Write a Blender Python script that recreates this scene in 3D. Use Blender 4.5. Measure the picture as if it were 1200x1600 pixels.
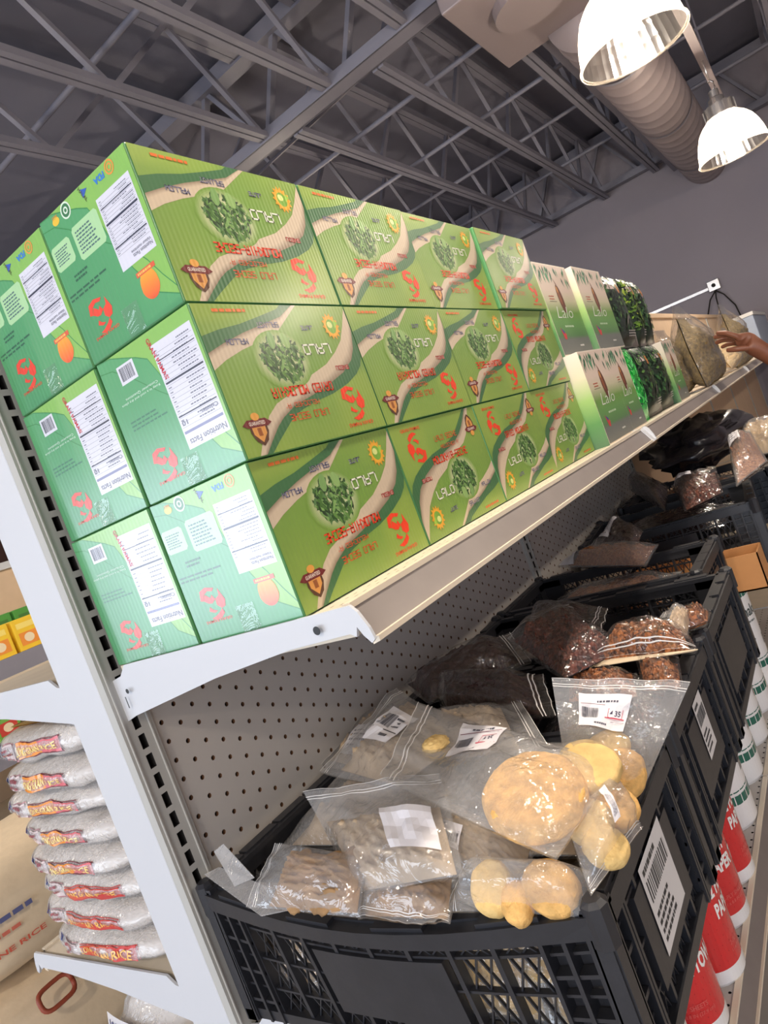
import bpy, bmesh, math, random
from mathutils import Vector, Matrix, noise
V = Vector
scene = bpy.context.scene
for o in list(bpy.data.objects): bpy.data.objects.remove(o)
COL = scene.collection
def L1(c): c /= 255.0; return c/12.92 if c <= .04045 else ((c+.055)/1.055)**2.4
def rgb(r, g, b): return (L1(r), L1(g), L1(b), 1.0)

# ------------------------------------------------------------------ camera
cam_d = bpy.data.cameras.new('camera'); cam = bpy.data.objects.new('camera', cam_d); COL.objects.link(cam)
CR = ((0.7795160, 0.5179769, -0.3522140), (-0.2704288, -0.2288972, -0.9351333), (-0.5649983, 0.8242002, -0.0383531))
m = Matrix.Identity(4)
for i in range(3):
    m[i][0] = CR[0][i]; m[i][1] = -CR[1][i]; m[i][2] = -CR[2][i]
m[0][3], m[1][3], m[2][3] = 0.45521, -0.48176, 1.49289
cam.matrix_world = m
cam_d.sensor_fit = 'VERTICAL'; cam_d.sensor_height = 36.0; cam_d.lens = 36*1097/1600
cam_d.clip_start = .02
scene.camera = cam
# ------------------------------------------------------------------ world, large lights, exposure
w = bpy.data.worlds.new('world'); scene.world = w; w.use_nodes = True
bg = w.node_tree.nodes['Background']; bg.inputs[0].default_value = (.72, .82, 1, 1); bg.inputs[1].default_value = 1.0
def area(name, loc, rot, sx, sy, power, col):
    l = bpy.data.lights.new(name, 'AREA'); l.shape = 'RECTANGLE'; l.size = sx; l.size_y = sy; l.energy = power; l.color = col
    o = bpy.data.objects.new(name, l); COL.objects.link(o); o.location = loc; o.rotation_euler = rot
    return o
# daylight through the shop-front windows behind the photographer
area('shop_window_daylight', (-5.2, -5.95, 1.6), (math.pi/2, 0, 0), 8.4, 2.7, 262, (.76, .86, 1.0))
area('shop_window_daylight_right', (2.6, -5.95, 1.6), (math.pi/2, 0, 0), 3.8, 2.7, 112, (.76, .86, 1.0))
LAMP_POWER = 62
vs = scene.view_settings
vs.view_transform = 'Standard'; vs.look = 'None'; vs.gamma = 1; vs.use_curve_mapping = False; vs.exposure = 0.15

# ------------------------------------------------------------------ materials
M = {}
def mat(name, col=(.5, .5, .5, 1), rough=.5, metal=0, spec=.5, coat=0, noise_amt=0, noise_scale=20, bump=0, bump_scale=60):
    if name in M: return M[name]
    ma = bpy.data.materials.new(name); ma.use_nodes = True; nt = ma.node_tree; b = nt.nodes['Principled BSDF']
    b.inputs['Base Color'].default_value = col; b.inputs['Roughness'].default_value = rough; b.inputs['Metallic'].default_value = metal
    b.inputs['Specular IOR Level'].default_value = spec; b.inputs['Coat Weight'].default_value = coat; b.inputs['Coat Roughness'].default_value = .22
    tc = nt.nodes.new('ShaderNodeTexCoord')
    if noise_amt:
        n = nt.nodes.new('ShaderNodeTexNoise'); n.inputs['Scale'].default_value = noise_scale; n.inputs['Detail'].default_value = 4
        nt.links.new(tc.outputs['Object'], n.inputs['Vector'])
        mr = nt.nodes.new('ShaderNodeMapRange'); mr.inputs[3].default_value = 1-noise_amt; mr.inputs[4].default_value = 1+noise_amt
        mr.inputs[1].default_value = .25; mr.inputs[2].default_value = .75
        nt.links.new(n.outputs['Fac'], mr.inputs[0])
        mx = nt.nodes.new('ShaderNodeVectorMath'); mx.operation = 'SCALE'; mx.inputs[0].default_value = col[:3]
        nt.links.new(mr.outputs[0], mx.inputs['Scale']); nt.links.new(mx.outputs[0], b.inputs['Base Color'])
    if bump:
        n2 = nt.nodes.new('ShaderNodeTexNoise'); n2.inputs['Scale'].default_value = bump_scale; n2.inputs['Detail'].default_value = 5
        nt.links.new(tc.outputs['Object'], n2.inputs['Vector'])
        bp = nt.nodes.new('ShaderNodeBump'); bp.inputs['Strength'].default_value = bump; bp.inputs['Distance'].default_value = .004
        nt.links.new(n2.outputs['Fac'], bp.inputs['Height']); nt.links.new(bp.outputs[0], b.inputs['Normal'])
    M[name] = ma; return ma
def printmat(name, rough, ribs=0, coat=0, period=.0062):
    ma = mat(name, rough=rough, coat=coat); nt = ma.node_tree; b = nt.nodes['Principled BSDF']
    at = nt.nodes.new('ShaderNodeVertexColor'); at.layer_name = 'Col'
    nt.links.new(at.outputs['Color'], b.inputs['Base Color'])
    if ribs:    # corrugation of the board: straight vertical flutes
        tc = nt.nodes.new('ShaderNodeTexCoord'); sp = nt.nodes.new('ShaderNodeSeparateXYZ'); nt.links.new(tc.outputs['Object'], sp.inputs[0])
        ad = nt.nodes.new('ShaderNodeMath'); ad.operation = 'ADD'; nt.links.new(sp.outputs[0], ad.inputs[0]); nt.links.new(sp.outputs[1], ad.inputs[1])
        mu = nt.nodes.new('ShaderNodeMath'); mu.operation = 'MULTIPLY'; mu.inputs[1].default_value = 2*math.pi/period; nt.links.new(ad.outputs[0], mu.inputs[0])
        si = nt.nodes.new('ShaderNodeMath'); si.operation = 'SINE'; nt.links.new(mu.outputs[0], si.inputs[0])
        nn = nt.nodes.new('ShaderNodeTexNoise'); nn.inputs['Scale'].default_value = 14; nt.links.new(tc.outputs['Object'], nn.inputs['Vector'])
        m2 = nt.nodes.new('ShaderNodeMath'); m2.operation = 'MULTIPLY'; nt.links.new(si.outputs[0], m2.inputs[0]); nt.links.new(nn.outputs['Fac'], m2.inputs[1])
        bp = nt.nodes.new('ShaderNodeBump'); bp.inputs['Strength'].default_value = ribs; bp.inputs['Distance'].default_value = .0006
        nt.links.new(m2.outputs[0], bp.inputs['Height']); nt.links.new(bp.outputs[0], b.inputs['Normal'])
    return ma
printmat('carton_print', .42, ribs=.30, coat=.45); printmat('carton_end_print', .40, ribs=.26, coat=1.0); M['carton_end_print'].node_tree.nodes['Principled BSDF'].inputs['Coat IOR'].default_value = 1.9; printmat('flat_print', .5); printmat('gloss_print', .25, coat=.4)
mat('white_paint', rgb(206, 208, 213), .42, bump=.02)
mat('shade_grey_paint', rgb(196, 190, 184), .5, bump=.02)  # off-white panels with shade put into the colour; also the bottom deck's grey
mat('slot_shade_paint', rgb(182, 181, 176), .5)  # slotted strips: same off-white paint, darkened to carry their shade
mat('deck_paint', rgb(222, 210, 190), .5, noise_amt=.05)
mat('rail_metal', rgb(150, 141, 137), .34, metal=.3, noise_amt=.06)
mat('rail_edge', rgb(236, 222, 200), .35)
mat('dark_hole', rgb(30, 26, 24), .8); mat('fibreboard', rgb(122, 84, 56), .8)
mat('black_plastic', rgb(42, 43, 48), .34, spec=.5, noise_amt=.15, noise_scale=30, bump=.05)
mat('ceiling_paint', rgb(117, 117, 131), .8, noise_amt=.08, noise_scale=1.5)
mat('steel_paint', rgb(131, 130, 142), .55, noise_amt=.1, noise_scale=3)
mat('duct_metal', rgb(150, 139, 141), .5, metal=.2)
mat('wall_paint', rgb(146, 140, 148), .8, noise_amt=.06, noise_scale=1.2)
mat('wall_brown', rgb(96, 66, 56), .85, noise_amt=.15, noise_scale=6)
mat('floor_tile', rgb(168, 160, 152), .4, noise_amt=.06, noise_scale=3)
mat('chrome', rgb(210, 205, 200), .25, metal=.9)
mat('beige_board', rgb(214, 186, 156), .7, noise_amt=.04)
mat('skin', rgb(128, 78, 56), .45, noise_amt=.08, noise_scale=40, bump=.08)
mat('sleeve', rgb(52, 50, 58), .85, bump=.1); mat('trousers', rgb(38, 40, 52), .9); mat('hair', rgb(22, 18, 16), .6); mat('shoe', rgb(26, 24, 24), .5)
mat('hibiscus', rgb(52, 26, 24), .55, noise_amt=.6, noise_scale=160, bump=.9, bump_scale=150)
mat('cake', rgb(228, 180, 108), .8, noise_amt=.34, noise_scale=70, bump=1, bump_scale=110)
mat('cake_pale', rgb(224, 190, 124), .8, noise_amt=.24, noise_scale=50, bump=1, bump_scale=80)
mat('chip', rgb(206, 176, 134), .75, noise_amt=.3, noise_scale=40, bump=.4, bump_scale=60)
mat('chip_brown', rgb(164, 128, 86), .75, noise_amt=.35, noise_scale=40, bump=.5, bump_scale=60); mat('chip_grey', rgb(186, 164, 136), .75, noise_amt=.3, noise_scale=26, bump=.4, bump_scale=80)
mat('herb', rgb(132, 110, 62), .8, noise_amt=.6, noise_scale=90, bump=1, bump_scale=130)
mat('zip_plastic', rgb(226, 224, 222), .3); mat('white_plastic', rgb(232, 232, 230), .4)
mat('kraft', rgb(196, 138, 84), .7, noise_amt=.06); mat('sack', rgb(222, 202, 172), .75, noise_amt=.06, noise_scale=30, bump=.25, bump_scale=40)
mat('handle_red', rgb(146, 66, 44), .5); mat('paper', rgb(236, 236, 238), .7); mat('bag_black', rgb(34, 30, 34), .25, bump=.3, bump_scale=25)
def grains(name, c1, c2, scale, dist=.004):
    ma = mat(name, rough=.5); nt = ma.node_tree; b = nt.nodes['Principled BSDF']; tc = nt.nodes.new('ShaderNodeTexCoord')
    vo = nt.nodes.new('ShaderNodeTexVoronoi'); vo.inputs['Scale'].default_value = scale; nt.links.new(tc.outputs['Object'], vo.inputs['Vector'])
    sx = nt.nodes.new('ShaderNodeSeparateColor'); nt.links.new(vo.outputs['Color'], sx.inputs[0])
    mx = nt.nodes.new('ShaderNodeMix'); mx.data_type = 'RGBA'; mx.inputs[6].default_value = c1; mx.inputs[7].default_value = c2
    nt.links.new(sx.outputs[0], mx.inputs[0]); nt.links.new(mx.outputs[2], b.inputs['Base Color'])
    bp = nt.nodes.new('ShaderNodeBump'); bp.invert = True; bp.inputs['Strength'].default_value = 1; bp.inputs['Distance'].default_value = dist
    nt.links.new(vo.outputs['Distance'], bp.inputs['Height']); nt.links.new(bp.outputs[0], b.inputs['Normal'])
    return ma
grains('pepper', rgb(70, 36, 24), rgb(186, 116, 66), 190); grains('berry', rgb(46, 22, 18), rgb(120, 62, 44), 170)
grains('spice', rgb(150, 84, 40), rgb(206, 140, 84), 210); grains('rice', rgb(232, 222, 214), rgb(252, 246, 240), 300, .0012)
def film(name, tint, haze, gloss, rough=.08):
    ma = bpy.data.materials.new(name); ma.use_nodes = True; nt = ma.node_tree; nt.nodes.clear()
    out = nt.nodes.new('ShaderNodeOutputMaterial'); tr = nt.nodes.new('ShaderNodeBsdfTransparent'); tr.inputs[0].default_value = tint
    df = nt.nodes.new('ShaderNodeBsdfDiffuse'); df.inputs[0].default_value = (.85, .85, .86, 1)
    gl = nt.nodes.new('ShaderNodeBsdfGlossy'); gl.inputs['Roughness'].default_value = rough
    tc = nt.nodes.new('ShaderNodeTexCoord'); n = nt.nodes.new('ShaderNodeTexNoise'); n.inputs['Scale'].default_value = 38; n.inputs['Detail'].default_value = 3; n.inputs['Distortion'].default_value = 1.2
    nt.links.new(tc.outputs['Object'], n.inputs['Vector'])
    bp = nt.nodes.new('ShaderNodeBump'); bp.inputs['Strength'].default_value = .8; bp.inputs['Distance'].default_value = .008
    nt.links.new(n.outputs['Fac'], bp.inputs['Height']); nt.links.new(bp.outputs[0], gl.inputs['Normal'])
    m1 = nt.nodes.new('ShaderNodeMixShader'); m1.inputs[0].default_value = haze
    nt.links.new(tr.outputs[0], m1.inputs[1]); nt.links.new(df.outputs[0], m1.inputs[2])
    fr = nt.nodes.new('ShaderNodeLayerWeight'); fr.inputs[0].default_value = .5; nt.links.new(bp.outputs[0], fr.inputs['Normal'])
    pw = nt.nodes.new('ShaderNodeMath'); pw.operation = 'POWER'; pw.inputs[1].default_value = 3.0; nt.links.new(fr.outputs['Facing'], pw.inputs[0])
    mu = nt.nodes.new('ShaderNodeMath'); mu.operation = 'MULTIPLY_ADD'; mu.inputs[1].default_value = .22*gloss; mu.inputs[2].default_value = .035*gloss; mu.use_clamp = True; nt.links.new(pw.outputs[0], mu.inputs[0])
    m2 = nt.nodes.new('ShaderNodeMixShader'); nt.links.new(mu.outputs[0], m2.inputs[0])
    nt.links.new(m1.outputs[0], m2.inputs[1]); nt.links.new(gl.outputs[0], m2.inputs[2]); nt.links.new(m2.outputs[0], out.inputs[0])
    M[name] = ma; return ma
film('film', (.98, .98, .98, 1), .17, 2.6); film('film_clear', (.98, .98, .98, 1), .07, 2.6); film('film_rice', (.97, .97, .97, 1), .30, 1.8, .15)
film('film_dark', (.985, .985, .985, 1), .014, 3.0); film('tape_film', (.98, .98, .98, 1), .05, 2.2, .1)

# ------------------------------------------------------------------ mesh helpers
class MB:
    def __init__(s): s.v = []; s.f = []; s.c = []; s.m = []
    def poly(s, pts, col=(1, 1, 1, 1), mi=0):
        n = len(s.v); s.v += [tuple(p) for p in pts]; s.f.append(tuple(range(n, n+len(pts)))); s.c.append(col); s.m.append(mi)
    def add(s, vs, fs, col=(1, 1, 1, 1), mi=0):
        n = len(s.v); s.v += [tuple(p) for p in vs]
        for f in fs: s.f.append(tuple(i+n for i in f)); s.c.append(col); s.m.append(mi)
    def box(s, x0, x1, y0, y1, z0, z1, col=(1, 1, 1, 1), mi=0, P=None):
        vs = [(x, y, z) for x in (x0, x1) for y in (y0, y1) for z in (z0, z1)]
        if P: vs = [P(*q) for q in vs]
        s.add(vs, [(0, 1, 3, 2), (4, 6, 7, 5), (0, 4, 5, 1), (2, 3, 7, 6), (0, 2, 6, 4), (1, 5, 7, 3)], col, mi)
    def bar(s, a, b, w, t, up=(0, 0, 1), col=(1, 1, 1, 1), mi=0):
        a = V(a); b = V(b); d = (b-a).normalized(); u = V(up); r = d.cross(u)
        if r.length < 1e-4: r = d.cross(V((1, 0, 0)))
        r.normalize(); u = r.cross(d).normalized()
        vs = [p + r*(i*w/2) + u*(j*t/2) for p in (a, b) for i in (-1, 1) for j in (-1, 1)]
        s.add(vs, [(0, 1, 3, 2), (4, 6, 7, 5), (0, 4, 5, 1), (2, 3, 7, 6), (0, 2, 6, 4), (1, 5, 7, 3)], col, mi)
    def prism(s, prof, a, b, P=None, col=(1, 1, 1, 1), mi=0):   # prof: 2-D outline (p,q) extruded from a to b; P(p,q,r)->xyz
        n = len(prof); vs = [P(p, q, a) for p, q in prof] + [P(p, q, b) for p, q in prof]
        fs = [tuple(range(n)), tuple(range(2*n-1, n-1, -1))] + [(i, i+n, (i+1) % n+n, (i+1) % n) for i in range(n)]
        s.add(vs, fs, col, mi)
    def lathe(s, prof, n=32, o=(0, 0, 0), col=(1, 1, 1, 1), mi=0, caps=True, ax=2):
        vs = []
        for r, z in prof:
            for k in range(n):
                t = 2*math.pi*k/n; p = (r*math.cos(t), r*math.sin(t), z)
                if ax == 1: p = (p[0], z, p[1])
                vs.append((p[0]+o[0], p[1]+o[1], p[2]+o[2]))
        fs = []
        for i in range(len(prof)-1):
            for k in range(n): fs.append((i*n+k, i*n+(k+1) % n, (i+1)*n+(k+1) % n, (i+1)*n+k))
        if caps: fs.append(tuple(range(n-1, -1, -1))); fs.append(tuple(range((len(prof)-1)*n, len(prof)*n)))
        s.add(vs, fs, col, mi)
    def tube(s, pts, r, n=8, col=(1, 1, 1, 1), mi=0):
        pts = [V(p) for p in pts]; vs = []; rr = r if isinstance(r, (list, tuple)) else [r]*len(pts)
        for i, p in enumerate(pts):
            d = (pts[min(i+1, len(pts)-1)]-pts[max(i-1, 0)]).normalized(); u = d.cross(V((0, 0, 1)))
            if u.length < .05: u = d.cross(V((1, 0, 0)))
            u.normalize(); w_ = d.cross(u)
            for k in range(n): t = 2*math.pi*k/n; vs.append(p+(u*math.cos(t)+w_*math.sin(t))*rr[i])
        fs = [(i*n+k, i*n+(k+1) % n, (i+1)*n+(k+1) % n, (i+1)*n+k) for i in range(len(pts)-1) for k in range(n)]
        fs += [tuple(range(n-1, -1, -1)), tuple(range((len(pts)-1)*n, len(pts)*n))]
        s.add(vs, fs, col, mi)
    def grid(s, fn, nu, nv, col=(1, 1, 1, 1), mi=0, flip=False):
        vs = [fn(i/nu, j/nv) for j in range(nv+1) for i in range(nu+1)]; fs = []
        for j in range(nv):
            for i in range(nu):
                q = (j*(nu+1)+i, j*(nu+1)+i+1, (j+1)*(nu+1)+i+1, (j+1)*(nu+1)+i); fs.append(q[::-1] if flip else q)
        s.add(vs, fs, col, mi)
    def mesh(s, name, mats, smooth=False, color=False, merge=False):
        me = bpy.data.meshes.new(name); me.from_pydata(s.v, [], s.f)
        for k in mats: me.materials.append(M[k])
        if len(mats) > 1: me.polygons.foreach_set('material_index', s.m)
        if color:
            at = me.color_attributes.new('Col', 'FLOAT_COLOR', 'CORNER'); buf = []
            for f, c in zip(s.f, s.c):
                if c and isinstance(c[0], (tuple, list)):
                    for cc in c: buf += list(cc)
                else: buf += list(c)*len(f)
            at.data.foreach_set('color', buf)
        if merge:
            bm = bmesh.new(); bm.from_mesh(me); bmesh.ops.remove_doubles(bm, verts=bm.verts, dist=1e-5); bmesh.ops.recalc_face_normals(bm, faces=bm.faces); bm.to_mesh(me); bm.free()
        if smooth: me.polygons.foreach_set('use_smooth', [True]*len(me.polygons))
        me.update(); return me
    def build(s, name, mats, parent=None, loc=(0, 0, 0), **k):
        if isinstance(mats, str): mats = [mats]
        return link(name, s.mesh(name, mats, **k), parent, loc)
def link(name, me, parent=None, loc=(0, 0, 0)):
    o = bpy.data.objects.new(name, me); COL.objects.link(o); o.location = loc
    if parent: o.parent = parent
    return o
def bevel(o, wd, seg=2):
    b = o.modifiers.new('bevel', 'BEVEL'); b.width = wd; b.segments = seg; b.limit_method = 'ANGLE'; return o
def tag(o, label, cat, group=None, kind=None):
    o['label'] = label
    if cat: o['category'] = cat
    if group: o['group'] = group
    if kind: o['kind'] = kind
    return o
def thing(name, label, cat, loc=(0, 0, 0), rot=(0, 0, 0), group=None):
    o = bpy.data.objects.new(name, None); COL.objects.link(o); o.location = loc; o.rotation_euler = rot; o.empty_display_size = .05
    return tag(o, label, cat, group)
def struct(o, label=None):
    o['kind'] = 'structure'
    if label: o['label'] = label
    return o
def part(o, label): o['label'] = label; return o
# --- text
_tc = {}
def text2d(s, weight=0.0):
    if (s, weight) in _tc: return _tc[(s, weight)]
    cu = bpy.data.curves.new('t', 'FONT'); cu.body = s; cu.size = 1; cu.resolution_u = 2; cu.offset = weight; cu.fill_mode = 'FRONT'
    o = bpy.data.objects.new('t', cu); me = o.to_mesh()
    vs = [(p.co.x, p.co.y) for p in me.vertices]; fs = [tuple(p.vertices) for p in me.polygons]
    o.to_mesh_clear(); bpy.data.objects.remove(o); bpy.data.curves.remove(cu)
    x0 = min(p[0] for p in vs); x1 = max(p[0] for p in vs); y0 = min(p[1] for p in vs); y1 = max(p[1] for p in vs)
    vs = [((x-x0)/(x1-x0), (y-y0)/(y1-y0)) for x, y in vs]
    _tc[(s, weight)] = (vs, fs); return vs, fs
SQ = {'L': [[(0, 1), (0, 0), (1, 0)]], 'A': [[(0, 0), (0, 1), (1, 1), (1, 0)], [(0, .45), (1, .45)]], 'O': [[(0, 0), (0, 1), (1, 1), (1, 0), (0, 0)]], 'M': [[(0, 0), (0, 1), (.5, .45), (1, 1), (1, 0)]],
 'K': [[(0, 0), (0, 1)], [(1, 1), (0, .5), (1, 0)]], 'H': [[(0, 0), (0, 1)], [(1, 0), (1, 1)], [(0, .5), (1, .5)]], 'I': [[(.5, 0), (.5, 1)]], 'R': [[(0, 0), (0, 1), (1, 1), (1, .5), (0, .5)], [(.4, .5), (1, 0)]],
 'S': [[(1, 1), (0, 1), (0, .5), (1, .5), (1, 0), (0, 0)]], 'E': [[(1, 1), (0, 1), (0, 0), (1, 0)], [(0, .5), (.8, .5)]], 'C': [[(1, 1), (0, 1), (0, 0), (1, 0)]], 'D': [[(0, 0), (0, 1), (.75, 1), (1, .8), (1, .2), (.75, 0), (0, 0)]],
 '-': [[(.1, .5), (.9, .5)]], 'W': [[(0, 1), (0, 0), (.5, .5), (1, 0), (1, 1)]], 'U': [[(0, 1), (0, 0), (1, 0), (1, 1)]], 'Y': [[(0, 1), (.5, .5), (1, 1)], [(.5, .5), (.5, 0)]], 'T': [[(0, 1), (1, 1)], [(.5, 1), (.5, 0)]],
 'J': [[(1, 1), (1, 0), (0, 0), (0, .3)]], 'N': [[(0, 0), (0, 1), (1, 0), (1, 1)]], 'G': [[(1, 1), (0, 1), (0, 0), (1, 0), (1, .5), (.5, .5)]], 'P': [[(0, 0), (0, 1), (1, 1), (1, .5), (0, .5)]], "'": [[(.5, 1), (.4, .7)]], ' ': []}
class Pr:
    """flat print on a surface: P(a,b,layer) -> point, a and b in metres along the surface"""
    def __init__(s, P, mb=None): s.P = P; s.mb = mb or MB()
    def poly(s, pts, col, l=1): s.mb.poly([s.P(a, b, l) for a, b in pts], col)
    def rect(s, a0, b0, a1, b1, col, l=1): s.poly([(a0, b0), (a1, b0), (a1, b1), (a0, b1)], col, l)
    def strip(s, lo, hi, c1, c2=None, l=1):
        for i in range(len(lo)-1): s.poly([lo[i], lo[i+1], hi[i+1], hi[i]], [c1, c1, c2 or c1, c2 or c1], l)
    def ell(s, a, b, ra, rb, col, l=1, n=20, rot=0):
        cr, sr = math.cos(rot), math.sin(rot)
        s.poly([(a+ra*math.cos(t)*cr-rb*math.sin(t)*sr, b+ra*math.cos(t)*sr+rb*math.sin(t)*cr) for t in [2*math.pi*k/n for k in range(n)]], col, l)
    def ring(s, a, b, r0, r1, col, l=1, n=22):
        for k in range(n):
            t0, t1 = 2*math.pi*k/n, 2*math.pi*(k+1)/n
            s.poly([(a+r0*math.cos(t0), b+r0*math.sin(t0)), (a+r1*math.cos(t0), b+r1*math.sin(t0)), (a+r1*math.cos(t1), b+r1*math.sin(t1)), (a+r0*math.cos(t1), b+r0*math.sin(t1))], col, l)
    def text(s, t, a0, b0, a1, b1, col, l=2, weight=.012, flip=False):
        vs, fs = text2d(t, weight)
        if flip: vs = [(1-x, 1-y) for x, y in vs]
        s.mb.add([s.P(a0+(a1-a0)*x, b0+(b1-b0)*y, l) for x, y in vs], fs, col)
    def textv(s, t, o, u, v, col, l=2, weight=.012):   # origin, width vector, height vector
        vs, fs = text2d(t, weight); s.mb.add([s.P(o[0]+u[0]*x+v[0]*y, o[1]+u[1]*x+v[1]*y, l) for x, y in vs], fs, col)
    def sq(s, t, a0, b0, a1, b1, col, l=2, th=.16, out=None):
        n = len(t); cw = (a1-a0)/n; h = b1-b0; tk = th*h
        if out: s.sq(t, a0-.0003, b0, a1, b1, out, l-.5, th*1.35)
        for k, ch in enumerate(t):
            x0 = a0+k*cw+cw*.12; x1 = a0+(k+1)*cw-cw*.12
            for ln in SQ.get(ch, []):
                for (p, q) in zip(ln[:-1], ln[1:]):
                    A = V((x0+(x1-x0)*p[0], b0+tk/2+(h-tk)*p[1])); B = V((x0+(x1-x0)*q[0], b0+tk/2+(h-tk)*q[1]))
                    d = (B-A).normalized(); nn = V((-d.y, d.x))*tk/2; e = d*tk/2
                    s.poly([A-e-nn, B+e-nn, B+e+nn, A-e+nn], col, l)
    def lines(s, a0, b0, a1, b1, n, col, rnd, l=2, fill=.55, full=.9):  # rows of small illegible type
        h = (b1-b0)/n
        for k in range(n):
            x = a0; end = a0+(a1-a0)*(full*(.7+.3*rnd.random()))
            while x < end:
                wd = (a1-a0)*(.05+.1*rnd.random()); s.rect(x, b0+h*k+h*(1-fill)/2, min(x+wd, a1), b0+h*k+h*(1+fill)/2, col, l); x += wd+(a1-a0)*.025
    def barcode(s, a0, b0, a1, b1, rnd, l=2, col=(.02, .02, .03, 1), vertical=True):
        x = 0.0
        while x < 1:
            wd = .012+.03*rnd.random()
            if vertical: s.rect(a0+(a1-a0)*x, b0, a0+(a1-a0)*min(1, x+wd), b1, col, l)
            else: s.rect(a0, b0+(b1-b0)*x, a1, b0+(b1-b0)*min(1, x+wd), col, l)
            x += wd+.012+.03*rnd.random()
def hole_panel(mb, P, na, nb, da, db, r, stag=False, rect=None, back=-.004, mi_face=0, mi_hole=1):
    """perforated sheet: cells da x db, every cell a hole (octagon r, or rect half sizes); P(a,b,c)"""
    for j in range(nb):
        for i in range(na):
            a0, b0 = i*da, j*db
            if stag and (i+j) % 2: 
                mb.poly([P(a0, b0, 0), P(a0+da, b0, 0), P(a0+da, b0+db, 0), P(a0, b0+db, 0)], mi=mi_face); continue
            ca, cb = a0+da/2, b0+db/2
            if rect: inner = [(ca+rect[0]*x, cb+rect[1]*y) for x, y in ((-1, -1), (1, -1), (1, 1), (-1, 1))]
            else: inner = [(ca+r*math.cos(math.radians(225+45*k)), cb+r*math.sin(math.radians(225+45*k))) for k in range(8)]
            outer = [(a0, b0), (a0+da, b0), (a0+da, b0+db), (a0, b0+db)] if rect else [(a0, b0), (ca, b0), (a0+da, b0), (a0+da, cb), (a0+da, b0+db), (ca, b0+db), (a0, b0+db), (a0, cb)]
            n = len(inner); vs = [P(a, b, 0) for a, b in outer]+[P(a, b, 0) for a, b in inner]+[P(a, b, back) for a, b in inner]
            k0 = len(mb.v); mb.v += [tuple(v) for v in vs]
            for k in range(n):
                k2 = (k+1) % n
                mb.f.append((k0+k, k0+k2, k0+n+k2, k0+n+k)); mb.c.append((1, 1, 1, 1)); mb.m.append(mi_face)
                mb.f.append((k0+n+k, k0+n+k2, k0+2*n+k2, k0+2*n+k)); mb.c.append((1, 1, 1, 1)); mb.m.append(mi_hole)
            mb.f.append(tuple(k0+2*n+k for k in range(n))); mb.c.append((1, 1, 1, 1)); mb.m.append(mi_hole+1)
def lump(mb, c, rx, ry, rz, amp, seed, rot=0, n=(18, 12), freq=3.0, mi=0, sq=1.0, frame=None):
    off = V((seed*7.31, seed*3.7, seed*1.9)); cr, sr = math.cos(rot), math.sin(rot); vs = []
    F = frame or (V((1, 0, 0)), V((0, 1, 0)), V((0, 0, 1)))
    sg = lambda x: math.copysign(abs(x)**sq, x)
    for j in range(n[1]+1):
        ph = -math.pi/2+math.pi*j/n[1]
        for i in range(n[0]):
            t = 2*math.pi*i/n[0]; d = V((math.cos(ph)*math.cos(t), math.cos(ph)*math.sin(t), math.sin(ph)))
            k = 1+amp*noise.noise(d*freq*.6+off)+amp*.5*noise.noise(d*freq*1.7+off)+amp*.28*noise.noise(d*freq*4.5+off)
            if sq < 0:      # flat round cake
                rad = max(0, math.cos(ph))**.3*(1+.05*noise.noise(V((math.cos(t)*3, math.sin(t)*3, 0))+off)); fine = 1+.10*noise.noise(d*16+off)+.08*noise.noise(d*30+off)
                x, y, z = rad*math.cos(t)*rx*(.96+.04*k), rad*math.sin(t)*ry*(.96+.04*k), math.copysign(abs(d.z)**.75, d.z)*rz*k*fine
            else: x, y, z = sg(d.x)*rx*k, sg(d.y)*ry*k, sg(d.z)*rz*k
            x, y = x*cr-y*sr, x*sr+y*cr
            vs.append(V(c)+F[0]*x+F[1]*y+F[2]*z)
    fs = [(j*n[0]+i, j*n[0]+(i+1) % n[0], (j+1)*n[0]+(i+1) % n[0], (j+1)*n[0]+i) for j in range(n[1]) for i in range(n[0])]
    mb.add(vs, fs, mi=mi)

# ================================================================== THE ROOM
X0, X1, Y0, Y1, ZC = -10.0, 4.6, -6.1, 8.7, 4.45
b = MB(); b.box(X0, X1, Y0, Y1, -.1, 0); struct(b.build('floor', 'floor_tile'), 'pale tiled shop floor')
b = MB(); b.box(X0, X1, Y0, Y1, ZC, ZC+.1); struct(b.build('ceiling', 'ceiling_paint'), 'dark grey painted roof deck')
b = MB(); b.box(X0, X1, Y1, Y1+.15, 0, ZC); struct(b.build('wall_back', 'wall_paint'), 'plain grey painted end wall')
b = MB(); b.box(X0-.15, X0, Y0, Y1, 0, ZC); struct(b.build('wall_left', 'wall_brown'), 'dark brown far side wall')
b = MB(); b.box(X1, X1+.15, Y0, Y1, 0, ZC); struct(b.build('wall_right', 'wall_paint'), 'grey side wall beyond the aisle')
b = MB()
for x0, x1, z0, z1 in ((X0, X1, 3.0, ZC), (X0, X1, 0, .2), (X0, -9.5, .2, 3.0), (-.9, .6, .2, 3.0), (4.55, X1, .2, 3.0)): b.box(x0, x1, Y0-.15, Y0, z0, z1)
struct(b.build('wall_front', 'wall_paint'), 'shop front wall around the windows')
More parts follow.
